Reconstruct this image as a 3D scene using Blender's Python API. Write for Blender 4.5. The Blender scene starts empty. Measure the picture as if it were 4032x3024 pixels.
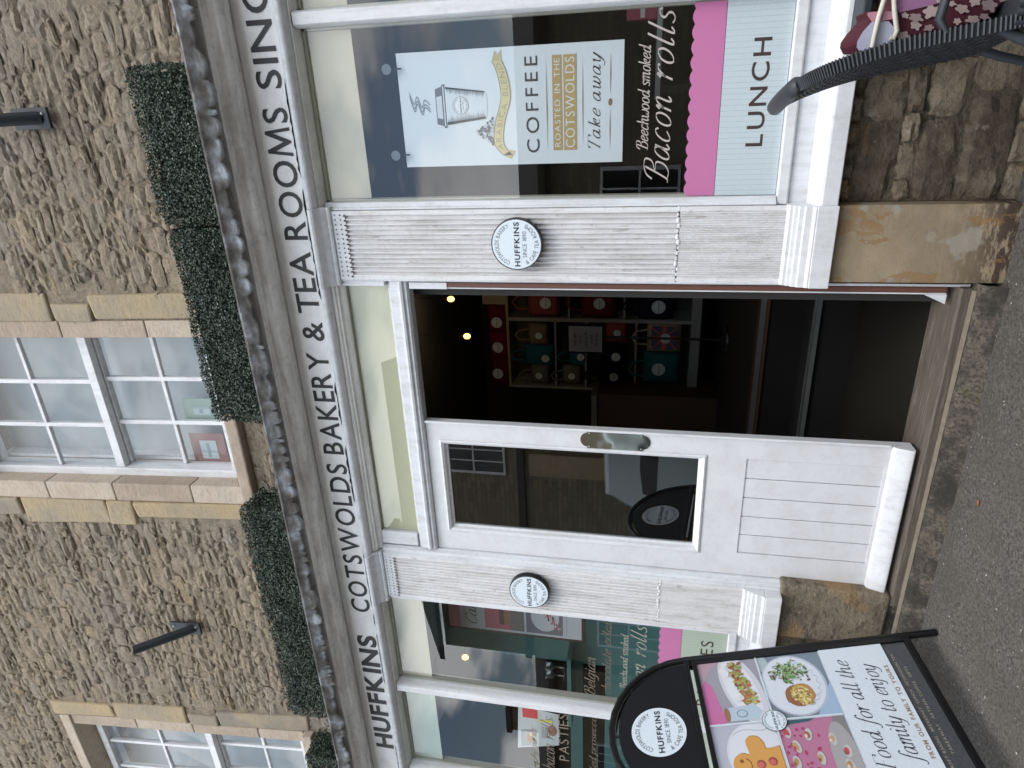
import bpy, bmesh, math, random
from math import radians as rad, sin, cos, pi, sqrt
from mathutils import Vector, Matrix, noise
random.seed(7)
S = bpy.context.scene
COL = S.collection
# ------------------------------------------------------------------ camera (photo is taken sideways: camera rolled 90 deg)
YAW, PIT, ROL, FPX = 0.425157232, 0.202583394, 0.0405164461, 2665.28502
CAM = Vector((0.0, -3.0, 1.36))
f_ = Vector((-sin(YAW)*cos(PIT), cos(YAW)*cos(PIT), sin(PIT)))
r_ = Vector((cos(YAW), sin(YAW), 0)); u_ = r_.cross(f_)
R_ = cos(ROL)*r_ + sin(ROL)*u_
U_ = -sin(ROL)*r_ + cos(ROL)*u_
cd = bpy.data.cameras.new('camera'); cam = bpy.data.objects.new('camera', cd); COL.objects.link(cam)
cd.sensor_width = 36; cd.lens = FPX/4032*36; cd.clip_start = .05; cd.clip_end = 400
M = Matrix((( -U_.x, R_.x, -f_.x, CAM.x), (-U_.y, R_.y, -f_.y, CAM.y), (-U_.z, R_.z, -f_.z, CAM.z), (0, 0, 0, 1)))
cam.matrix_world = M
S.camera = cam
S.render.resolution_x = 1024; S.render.resolution_y = 768
# ------------------------------------------------------------------ world, sun, exposure
W = bpy.data.worlds.new('World'); S.world = W; W.use_nodes = True
nt = W.node_tree; nt.nodes.clear()
out = nt.nodes.new('ShaderNodeOutputWorld'); bg = nt.nodes.new('ShaderNodeBackground'); bg.inputs['Strength'].default_value = .12
sky = nt.nodes.new('ShaderNodeTexSky'); sky.sky_type = 'NISHITA'; sky.sun_disc = False
SUN_EL, SUN_AZ = rad(52), rad(200)
sky.sun_elevation = SUN_EL; sky.sun_rotation = SUN_AZ; sky.air_density = 1.2; sky.dust_density = 1.0
tc = nt.nodes.new('ShaderNodeTexCoord'); mp = nt.nodes.new('ShaderNodeMapping'); mp.inputs['Scale'].default_value = (1, 1, 2.6)
mp.inputs['Location'].default_value = (.35, .2, .1)
nz = nt.nodes.new('ShaderNodeTexNoise'); nz.inputs['Scale'].default_value = 4.2; nz.inputs['Detail'].default_value = 7; nz.inputs['Roughness'].default_value = .55
cr = nt.nodes.new('ShaderNodeValToRGB'); cr.color_ramp.elements[0].position = .42; cr.color_ramp.elements[1].position = .52
nz2 = nt.nodes.new('ShaderNodeTexNoise'); nz2.inputs['Scale'].default_value = 2.1; nz2.inputs['Detail'].default_value = 6
cc = nt.nodes.new('ShaderNodeValToRGB'); cc.color_ramp.elements[0].position = .35; cc.color_ramp.elements[1].position = .68
cc.color_ramp.elements[0].color = (6.5, 6.9, 7.5, 1); cc.color_ramp.elements[1].color = (14.0, 14.3, 14.6, 1)
mx = nt.nodes.new('ShaderNodeMixRGB')
L = nt.links.new
L(tc.outputs['Generated'], mp.inputs['Vector']); L(mp.outputs[0], nz.inputs['Vector']); L(mp.outputs[0], nz2.inputs['Vector'])


# a break in the cloud low in the south-west, the one mirrored in the left window
dn = nt.nodes.new('ShaderNodeVectorMath'); dn.operation = 'DOT_PRODUCT'; dn.inputs[1].default_value = Vector((-.80, -.58, .22)).normalized(); L(tc.outputs['Generated'], dn.inputs[0])
dr = nt.nodes.new('ShaderNodeValToRGB'); dr.color_ramp.elements[0].position = .965; dr.color_ramp.elements[1].position = .990; dr.color_ramp.elements[1].color = (.075, .075, .075, 1); L(dn.outputs['Value'], dr.inputs['Fac'])
sb = nt.nodes.new('ShaderNodeMath'); sb.operation = 'SUBTRACT'; L(nz.outputs['Fac'], sb.inputs[0]); L(dr.outputs['Color'], sb.inputs[1]); L(sb.outputs[0], cr.inputs['Fac'])
br = nt.nodes.new('ShaderNodeValToRGB'); br.color_ramp.elements[0].position = .78; br.color_ramp.elements[1].position = .93; br.color_ramp.elements[1].color = (.16, .16, .16, 1); L(dn.outputs['Value'], br.inputs['Fac'])
ad = nt.nodes.new('ShaderNodeMath'); ad.operation = 'ADD'; L(nz2.outputs['Fac'], ad.inputs[0]); L(br.outputs['Color'], ad.inputs[1]); L(ad.outputs[0], cc.inputs['Fac'])
L(cr.outputs['Color'], mx.inputs['Fac']); L(sky.outputs[0], mx.inputs['Color1']); L(cc.outputs['Color'], mx.inputs['Color2'])
L(mx.outputs[0], bg.inputs['Color']); L(bg.outputs[0], out.inputs['Surface'])
sl = bpy.data.lights.new('sun', 'SUN'); sl.energy = .9; sl.angle = rad(22); sl.color = (1, .96, .9)
so = bpy.data.objects.new('sun', sl); COL.objects.link(so)
# the sun stands behind the photographer, to the right, high behind thin cloud
sd = Vector((.35, -.62, 1.0)).normalized()
so.rotation_euler = sd.to_track_quat('Z', 'Y').to_euler()
sky.sun_elevation = math.asin(sd.z); sky.sun_rotation = math.atan2(sd.x, sd.y)
vs = S.view_settings; vs.view_transform = 'Standard'; vs.look = 'None'; vs.exposure = 1.0; vs.gamma = 1; vs.use_curve_mapping = False
try:
    S.render.engine = 'CYCLES'; S.cycles.max_bounces = 8; S.cycles.transparent_max_bounces = 16
except Exception: pass

# ------------------------------------------------------------------ pixel -> point helpers (native photo pixels x, y)
def ray(x, y):
    U, V = 3024-y, x
    return R_*((U-1512)/FPX) - U_*((V-2016)/FPX) + f_
def at(x, y, Y=0.0):
    r = ray(x, y); t = (Y-CAM.y)/r.y
    return CAM + r*t
def atz(x, y, z=0.0):
    r = ray(x, y); t = (z-CAM.z)/r.z
    return CAM + r*t
def dep(x, z, Y, Y0=2.4):
    k = (Y+3)/(Y0+3); return x*k, 1.36+(z-1.36)*k
LEANK = .08
def lean(v):   # the old rubble wall leans out a little towards the street
    return (v[0], v[1]-LEANK*(v[2]-3.6), v[2])
def vis(p, m=60):
    q = Vector(p)-CAM; d = q.dot(f_)
    if d < .05: return None
    U = 1512+FPX*q.dot(R_)/d; V = 2016-FPX*q.dot(U_)/d
    return (-m < U < 3024+m) and (-m < V < 4032+m)

# ------------------------------------------------------------------ materials
MATS = {}
def srgb(h):
    h = h.lstrip('#'); c = [int(h[i:i+2], 16)/255 for i in (0, 2, 4)]
    return tuple(((x+.055)/1.055)**2.4 if x > .04045 else x/12.92 for x in c)
class NT:
    def __init__(s, name):
        s.m = bpy.data.materials.new(name); s.m.use_nodes = True; s.t = s.m.node_tree; s.t.nodes.clear()
        s.o = s.t.nodes.new('ShaderNodeOutputMaterial'); s.b = s.t.nodes.new('ShaderNodeBsdfPrincipled')
        s.t.links.new(s.b.outputs[0], s.o.inputs[0]); s.pos = None
    def n(s, k, **kw):
        n = s.t.nodes.new(k)
        for a, v in kw.items(): setattr(n, a, v)
        return n
    def l(s, a, b): s.t.links.new(a, b)
    def P(s, scale=(1, 1, 1)):
        g = s.n('ShaderNodeNewGeometry'); mpn = s.n('ShaderNodeMapping'); mpn.inputs['Scale'].default_value = scale
        s.l(g.outputs['Position'], mpn.inputs['Vector']); return mpn.outputs[0]
    def O(s, scale=(1, 1, 1)):
        g = s.n('ShaderNodeTexCoord'); mpn = s.n('ShaderNodeMapping'); mpn.inputs['Scale'].default_value = scale
        s.l(g.outputs['Object'], mpn.inputs['Vector']); return mpn.outputs[0]
    def noise(s, vec, scale, detail=4, rough=.55, out='Fac'):
        n = s.n('ShaderNodeTexNoise'); n.inputs['Scale'].default_value = scale; n.inputs['Detail'].default_value = detail
        n.inputs['Roughness'].default_value = rough; s.l(vec, n.inputs['Vector']); return n.outputs[out]
    def ramp(s, fac, *stops):
        n = s.n('ShaderNodeValToRGB'); e = n.color_ramp.elements
        while len(e) < len(stops): e.new(.5)
        for i, (p, c) in enumerate(stops):
            e[i].position = p
            if not isinstance(c, (tuple, list)): c = (c, c, c)
            e[i].color = (*c[:3], 1)
        s.l(fac, n.inputs['Fac']); return n.outputs['Color']
    def mix(s, fac, a, b, mode='MIX'):
        n = s.n('ShaderNodeMixRGB', blend_type=mode)
        for i, v in ((0, fac), (1, a), (2, b)):
            if hasattr(v, 'links'): s.l(v, n.inputs[i])
            elif isinstance(v, (int, float)): n.inputs[i].default_value = v if i == 0 else (v, v, v, 1)
            else: n.inputs[i].default_value = (*v[:3], 1)
        return n.outputs[0]
    def math(s, op, a, b=0.0):
        n = s.n('ShaderNodeMath', operation=op)
        for i, v in ((0, a), (1, b)):
            if hasattr(v, 'links'): s.l(v, n.inputs[i])
            else: n.inputs[i].default_value = v
        return n.outputs[0]
    def bump(s, h, strength=.3, dist=.01):
        n = s.n('ShaderNodeBump'); n.inputs['Strength'].default_value = strength; n.inputs['Distance'].default_value = dist
        s.l(h, n.inputs['Height']); s.l(n.outputs[0], s.b.inputs['Normal'])
    def set(s, col=None, rough=None, metal=None, spec=None):
        for k, v in (('Base Color', col), ('Roughness', rough), ('Metallic', metal), ('Specular IOR Level', spec)):
            if v is None: continue
            if hasattr(v, 'links'): s.l(v, s.b.inputs[k])
            elif isinstance(v, (tuple, list)): s.b.inputs[k].default_value = (*v[:3], 1)
            else: s.b.inputs[k].default_value = v
        return s
def plain(name, col, rough=.5, metal=0, var=.08, scale=20, bumpd=0, spec=.5):
    if name in MATS: return MATS[name]
    k = NT(name); p = k.P(); n = k.noise(p, scale, 4)
    c = k.mix(n, tuple(x*(1-var) for x in col), tuple(min(1, x*(1+var)) for x in col))
    k.set(c, rough, metal, spec)
    if bumpd: k.bump(k.noise(p, scale*4, 5), .4, bumpd)
    MATS[name] = k.m; return k.m
# weathered white gloss paint
def white(name, base=(.66, .68, .715), dirt=(.40, .375, .35), amt=.35, chips=0.0, streak=(9, 9, 1.2), rough=.42):
    k = NT(name); p = k.P(); ps = k.P(streak)
    n1 = k.noise(ps, 3, 6, .6); n2 = k.noise(p, 38, 5, .65)
    c = k.mix(k.ramp(n1, (.45, 0), (.75, amt)), base, dirt)
    c = k.mix(k.ramp(n2, (.5, 0), (.85, amt*.7)), c, tuple(x*.8 for x in dirt))
    if chips:
        vor = k.noise(k.P((22, 22, 5)), 2.3, 9, .72)
        m = k.ramp(vor, (.60, 0), (.635, chips))
        c = k.mix(m, c, (.30, .26, .22))
        v2 = k.noise(p, 60, 8, .7); c = k.mix(k.ramp(v2, (.62, 0), (.68, chips*.7)), c, (.42, .40, .38))
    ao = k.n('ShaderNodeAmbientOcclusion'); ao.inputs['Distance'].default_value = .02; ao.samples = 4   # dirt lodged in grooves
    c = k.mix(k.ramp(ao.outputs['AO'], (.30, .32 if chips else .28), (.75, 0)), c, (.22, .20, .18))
    k.set(c, rough); k.bump(k.mix(.5, n2, k.noise(ps, 30, 4)), .35, .0025)
    MATS[name] = k.m; return k.m
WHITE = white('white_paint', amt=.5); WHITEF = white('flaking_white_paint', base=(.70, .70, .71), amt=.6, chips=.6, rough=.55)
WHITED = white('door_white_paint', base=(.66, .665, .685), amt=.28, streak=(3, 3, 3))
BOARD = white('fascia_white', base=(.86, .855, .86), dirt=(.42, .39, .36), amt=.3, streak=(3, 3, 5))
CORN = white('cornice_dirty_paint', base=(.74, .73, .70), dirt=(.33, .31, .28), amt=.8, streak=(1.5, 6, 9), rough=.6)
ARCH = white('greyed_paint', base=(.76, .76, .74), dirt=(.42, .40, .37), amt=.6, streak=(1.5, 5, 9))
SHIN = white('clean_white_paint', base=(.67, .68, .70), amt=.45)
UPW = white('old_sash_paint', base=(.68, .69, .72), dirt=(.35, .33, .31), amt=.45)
def lead_mat():
    k = NT('weathered_lead'); p = k.P((1, 1, 1)); n1 = k.noise(k.P((11, 11, 17)), 1.4, 5, .6); n2 = k.noise(k.P((40, 40, 18)), 1.6, 5)
    c = k.ramp(n1, (.36, (.050, .046, .040)), (.46, (.12, .115, .11)), (.54, (.25, .26, .28)), (.64, (.42, .46, .52)))
    c = k.mix(k.ramp(n2, (.42, 0), (.75, .6)), c, (.10, .094, .085))
    at_ = k.n('ShaderNodeAttribute', attribute_name='tone'); n3 = k.noise(k.P((9, 9, 14)), 1.3, 4, .55)
    f = k.math('ADD', k.math('MULTIPLY', at_.outputs['Fac'], .55), k.math('MULTIPLY', k.math('SUBTRACT', n3, .36), 1.9))
    c = k.ramp(f, (.22, (.070, .062, .054)), (.42, (.13, .122, .115)), (.64, (.21, .22, .235)), (.86, (.38, .415, .47)))
    c = k.mix(k.ramp(n2, (.45, 0), (.8, .45)), c, (.10, .094, .085))
    k.set(c, k.ramp(n2, (.3, .42), (.7, .65)), .25); k.bump(n2, .15, .004); return k.m
LEAD = lead_mat()
def rubble(name, mortar=False):
    k = NT(name); p = k.P(); big = k.noise(p, .75, 2); med = k.noise(p, 9, 6, .65); fine = k.noise(p, 60, 6, .7); grit = k.noise(p, 220, 3, .7)
    if mortar:
        c = k.ramp(med, (.3, (.27, .215, .155)), (.5, (.36, .29, .21)), (.72, (.43, .355, .265)))
    else:
        oi = k.n('ShaderNodeObjectInfo'); at_ = k.n('ShaderNodeAttribute', attribute_name='tone')
        rr = k.math('FRACT', k.math('ADD', oi.outputs['Random'], at_.outputs['Fac']))
        c = k.ramp(rr, (0, (.33, .28, .225)), (.25, (.39, .32, .24)), (.5, (.44, .355, .25)), (.68, (.36, .305, .25)), (.84, (.47, .375, .26)), (.94, (.36, .315, .27)), (1, (.50, .36, .18)))
        c = k.mix(.38, c, k.ramp(med, (.3, (.20, .165, .125)), (.5, (.32, .26, .19)), (.72, (.42, .35, .26))))
    c = k.mix(k.ramp(big, (.42, .0), (.66, .45)), c, k.mix(med, (.22, .205, .195), (.33, .31, .29)))
    c = k.mix(k.ramp(fine, (.45, 0), (.72, .7)), c, (.13, .11, .09)); dk = k.noise(k.P((1, 1, 2.2)), 13, 5, .7); c = k.mix(k.ramp(dk, (.52, 0), (.68, .45)), c, (.17, .145, .12))
    c = k.mix(k.ramp(grit, (.62, 0), (.75, .35)), c, (.50, .46, .40))
    k.set(c, .95, spec=.2)
    md2 = k.noise(k.P((1, 1, 1.8)), 24, 6, .7); k.bump(k.mix(.55, k.mix(.35, med, md2), k.mix(.5, fine, grit)), 1.0, .034); return k.m
RUB = rubble('rubble_stone'); MORT = rubble('lime_mortar', True)
def ashlar(name, c1, c2, c3, stain=0.0):
    k = NT(name); p = k.P((1, 1, 1)); n1 = k.noise(p, 5, 5, .6); n2 = k.noise(p, 40, 6, .7); ob = k.n('ShaderNodeObjectInfo')
    c = k.ramp(k.math('ADD', k.math('MULTIPLY', n1, .75), k.math('MULTIPLY', ob.outputs['Random'], .3)), (.35, c1), (.52, c2), (.75, c3))
    c = k.mix(k.ramp(n2, (.5, 0), (.8, .5)), c, tuple(x*.45 for x in c2)); nd = k.noise(k.P((1, 1, 3)), 16, 6, .7); c = k.mix(k.ramp(nd, (.5, 0), (.7, .4)), c, (.22, .185, .15))
    if stain:
        n3 = k.noise(k.P((4, 4, 14)), 2.5, 8, .75)
        g = k.n('ShaderNodeNewGeometry'); sx = k.n('ShaderNodeSeparateXYZ'); k.l(g.outputs['Position'], sx.inputs[0])
        low = k.ramp(sx.outputs['Z'], (.03, 1), (.24, 0))
        m = k.mix(1.0, k.ramp(n3, (.43, 0), (.5, 1)), low, 'MULTIPLY')
        c = k.mix(m, c, (.06, .04, .03))
        n4 = k.noise(p, 8.5, 3, .5); c = k.mix(k.ramp(n4, (.60, 0), (.66, .75)), c, (.30, .28, .235))
        n5 = k.noise(k.P((1, 1, .6)), 6.5, 5, .6); c = k.mix(k.ramp(n5, (.575, 0), (.585, .6), (.64, .5), (.66, 0)), c, (.24, .13, .05))
    k.set(c, .9, spec=.25); k.bump(k.mix(.5, n2, nd), .9, .010 if not stain else .004); return k.m
QUOIN = ashlar('ochre_ashlar', (.25, .22, .18), (.34, .285, .205), (.42, .325, .195))
PINK = ashlar('pale_ashlar', (.36, .29, .23), (.44, .36, .29), (.50, .43, .35))
PIER = ashlar('golden_pier_stone', (.25, .195, .13), (.33, .26, .175), (.37, .305, .22), 1)
def damp(name, light=1.0):
    k = NT(name); p = k.P(); n1 = k.noise(p, 6, 5, .65); n2 = k.noise(p, 45, 6, .7); n3 = k.noise(p, 16, 4); ob = k.n('ShaderNodeObjectInfo')
    a = k.math('ADD', k.math('MULTIPLY', n1, .7), k.math('MULTIPLY', ob.outputs['Random'], .38))
    q = lambda t: tuple(x*light for x in t)
    c = k.ramp(a, (.3, q((.055, .042, .030))), (.5, q((.12, .10, .072))), (.66, q((.15, .125, .09))), (.82, q((.22, .135, .06))))
    c = k.mix(k.ramp(n2, (.48, 0), (.75, .7)), c, q((.03, .024, .018)))
    c = k.mix(k.ramp(n3, (.66, 0), (.74, .4)), c, q((.27, .25, .21)))
    n5 = k.noise(k.P((1, 1, 2.4)), 11, 6, .7); c = k.mix(k.ramp(n5, (.52, 0), (.62, .6)), c, q((.028, .022, .017)))
    n6 = k.noise(p, 3.1, 3); c = k.mix(k.ramp(n6, (.56, 0), (.66, .5)), c, q((.20, .115, .045)))
    k.set(c, .88, spec=.3); k.bump(k.mix(.5, n2, k.mix(.5, n1, n5)), 1.0, .03); return k.m
DAMP = damp('damp_rubble_stone', 1.75); DAMPM = damp('damp_mortar', 1.0); BLOCK = damp('lichened_block_stone', 1.9)
def stepstone():
    k = NT('mossy_step_stone'); p = k.P(); n1 = k.noise(p, 9, 6, .7); n2 = k.noise(p, 70, 5, .7)
    c = k.ramp(n1, (.38, (.024, .021, .015)), (.48, (.060, .050, .038)), (.58, (.12, .10, .078)), (.68, (.075, .072, .032)))
    c = k.mix(k.ramp(n2, (.45, 0), (.6, .8)), c, (.022, .018, .014)); k.set(c, .85); k.bump(k.mix(.5, n1, n2), .9, .012); return k.m
STEP = stepstone()
def asphalt():
    k = NT('asphalt'); p = k.P(); n1 = k.noise(p, 3.2, 5, .65); n2 = k.noise(p, 85, 6, .8); n3 = k.noise(p, 260, 2, .5)
    v = k.n('ShaderNodeTexVoronoi'); v.inputs['Scale'].default_value = 30; k.l(p, v.inputs['Vector'])
    c = k.ramp(n2, (.38, (.030, .027, .024)), (.5, (.092, .084, .075)), (.62, (.175, .16, .143)))
    c = k.mix(k.ramp(n1, (.38, 0), (.62, .5)), c, (.075, .064, .052))
    c = k.mix(k.ramp(v.outputs['Distance'], (.03, .6), (.05, 0)), c, (.45, .44, .42))
    k.set(c, .8, spec=.35); k.bump(k.mix(.5, n2, n3), 1.0, .008); return k.m
ASPH = asphalt()
def wood():
    k = NT('weathered_wood'); p = k.P((2, 30, 30)); n1 = k.noise(p, 3, 6, .65); n2 = k.noise(k.P(), 8, 4)
    c = k.ramp(n1, (.3, (.055, .042, .034)), (.55, (.115, .096, .076)), (.75, (.21, .175, .148)))
    c = k.mix(k.ramp(n2, (.4, 0), (.7, .4)), c, (.115, .09, .066)); k.set(c, .75); k.bump(n1, .6, .004); return k.m
WOOD = wood()
BLACK = plain('black_metal', (.005, .005, .006), .34, .0, .2, 30, spec=.35)
DKGREY = plain('dark_grey_steel', (.030, .036, .044), .55, .2, .2, 25, .001)
BLKVINYL = plain('black_vinyl', (.020, .018, .020), .45)
BLKBOARD = plain('black_panel', (.0065, .0065, .009), .6, 0, .1, 10, spec=.25)
GAP = plain('dark_gap', (.006, .005, .005), .9)
BLINDC = plain('cream_blind', (.60, .565, .45), .8, 0, .04, 6)
PANEL = plain('olive_cream_panel', (.56, .545, .37), .35, 0, .05, 3)
BLINDG = plain('pale_green_blind', (.52, .60, .52), .8, 0, .03, 6)
POSTER = plain('poster_paper', (.60, .655, .70), .45, 0, .02, 4)
PINKV = plain('pink_vinyl', (.50, .165, .34), .45, 0, .03, 4)
TEAL = plain('teal_paint', (.055, .18, .175), .6, 0, .15, 5)
TEALD = plain('dark_teal_paint', (.012, .03, .036), .6, 0, .15, 5)
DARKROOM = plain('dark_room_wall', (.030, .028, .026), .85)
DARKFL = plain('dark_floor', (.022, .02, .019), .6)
MAT_ = plain('coir_mat', (.020, .018, .015), 1, 0, .5, 140, .004, .05)
WSHELF = plain('shelf_white', (.24, .24, .235), .5)
BROWN = plain('brown_door_edge', (.13, .055, .038), .5, 0, .2, 20)
STEEL = plain('brushed_nosing', (.55, .55, .54), .3, .9)
ROOFT = plain('stone_tiles', (.06, .055, .05), .9, 0, .3, 6)
def oppm():
    k = NT('opposite_stone'); g = k.n('ShaderNodeNewGeometry'); mpn = k.n('ShaderNodeMapping'); mpn.inputs['Rotation'].default_value = (rad(90), 0, 0); k.l(g.outputs['Position'], mpn.inputs['Vector'])
    b = k.n('ShaderNodeTexBrick'); k.l(mpn.outputs[0], b.inputs['Vector']); b.inputs['Scale'].default_value = 2.0; b.inputs['Brick Width'].default_value = .7; b.inputs['Row Height'].default_value = .22; b.inputs['Mortar Size'].default_value = .02
    b.inputs['Color1'].default_value = (.32, .27, .19, 1); b.inputs['Color2'].default_value = (.15, .125, .095, 1); b.inputs['Mortar'].default_value = (.09, .08, .065, 1)
    k.set(k.mix(k.noise(k.P(), 1.4, 4), b.outputs['Color'], (.20, .17, .12)), .95); return k.m
OPPW = oppm()
NET = plain('net_curtain', (.41, .44, .46), .9, 0, .06, 4)
CARP = plain('silver_car_paint', (.50, .55, .58), .25, .6, .02, 3)
CARG = plain('car_glass', (.01, .012, .014), .05)
TYRE = plain('tyre_rubber', (.012, .012, .012), .8)
REDL = plain('red_lens', (.45, .01, .01), .3)
def mirror():
    k = NT('polished_plate'); k.set((.50, .51, .47), .06, 1.0); p = k.P((1, 1, 1)); k.bump(k.noise(p, 3.5, 2), .25, .02); return k.m
PLATE = mirror()
def glass(name, boost=1.5, tint=(1, 1, 1)):
    m = bpy.data.materials.new(name); m.use_nodes = True; t = m.node_tree; t.nodes.clear()
    o = t.nodes.new('ShaderNodeOutputMaterial'); mxs = t.nodes.new('ShaderNodeMixShader'); tr = t.nodes.new('ShaderNodeBsdfTransparent'); gl = t.nodes.new('ShaderNodeBsdfGlossy')
    gl.inputs['Roughness'].default_value = .0; tr.inputs['Color'].default_value = (*tint, 1)
    ge = t.nodes.new('ShaderNodeNewGeometry'); dt = t.nodes.new('ShaderNodeVectorMath'); dt.operation = 'DOT_PRODUCT'; t.links.new(ge.outputs['Normal'], dt.inputs[0]); t.links.new(ge.outputs['Incoming'], dt.inputs[1])
    def M_(op, a, b):
        n = t.nodes.new('ShaderNodeMath'); n.operation = op; n.use_clamp = op == 'MULTIPLY_ADD'
        for i, v in ((0, a), (1, b)):
            if hasattr(v, 'links'): t.links.new(v, n.inputs[i])
            elif v is not None: n.inputs[i].default_value = v
        return n
    ab = M_('ABSOLUTE', dt.outputs['Value'], None); om = M_('SUBTRACT', 1.0, ab.outputs[0]); p5 = M_('POWER', om.outputs[0], 5.0)
    mm = M_('MULTIPLY_ADD', p5.outputs[0], .92*boost); mm.inputs[2].default_value = .075*boost       # Schlick, both faces of the pane
    t.links.new(mm.outputs[0], mxs.inputs[0]); t.links.new(tr.outputs[0], mxs.inputs[1]); t.links.new(gl.outputs[0], mxs.inputs[2]); t.links.new(mxs.outputs[0], o.inputs[0])
    return m
GLASS = glass('window_glass', 1.25, (.93, .95, .95)); DGLASS = glass('door_glass', 1.7, (.55, .6, .6)); UGLASS = glass('wavy_old_glass', .8, (.93, .95, .95))
def emis(name, col, s):
    m = bpy.data.materials.new(name); m.use_nodes = True; t = m.node_tree; t.nodes.clear()
    o = t.nodes.new('ShaderNodeOutputMaterial'); e = t.nodes.new('ShaderNodeEmission'); e.inputs[0].default_value = (*col, 1); e.inputs[1].default_value = s
    t.links.new(e.outputs[0], o.inputs[0]); return m
BULB = emis('lit_bulb', (1, .62, .14), 2.2)
def printm():
    k = NT('printed_colour'); a = k.n('ShaderNodeAttribute', attribute_name='Col'); n = k.noise(k.P(), 90, 3)
    k.set(k.mix(k.ramp(n, (.3, 0), (.8, .12)), a.outputs['Color'], (.3, .3, .3)), .4); return k.m
PRINT = printm()
def leafm():
    k = NT('box_leaves'); a = k.n('ShaderNodeAttribute', attribute_name='tone'); n = k.noise(k.P(), 5, 3)
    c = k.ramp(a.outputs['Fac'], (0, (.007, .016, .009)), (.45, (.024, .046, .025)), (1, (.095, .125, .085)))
    k.set(c, .45, spec=.45); return k.m
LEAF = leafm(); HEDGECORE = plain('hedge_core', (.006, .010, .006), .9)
def fabric(name, col): return plain(name, col, .9, 0, .15, 60, .002, .1)
def weave():
    k = NT('grey_woven_resin'); p = k.P(); n = k.noise(p, 60, 4); k.set(k.mix(n, (.016, .019, .023), (.034, .039, .046)), .5); k.bump(n, .3, .002); return k.m
WEAVE = weave()
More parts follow.
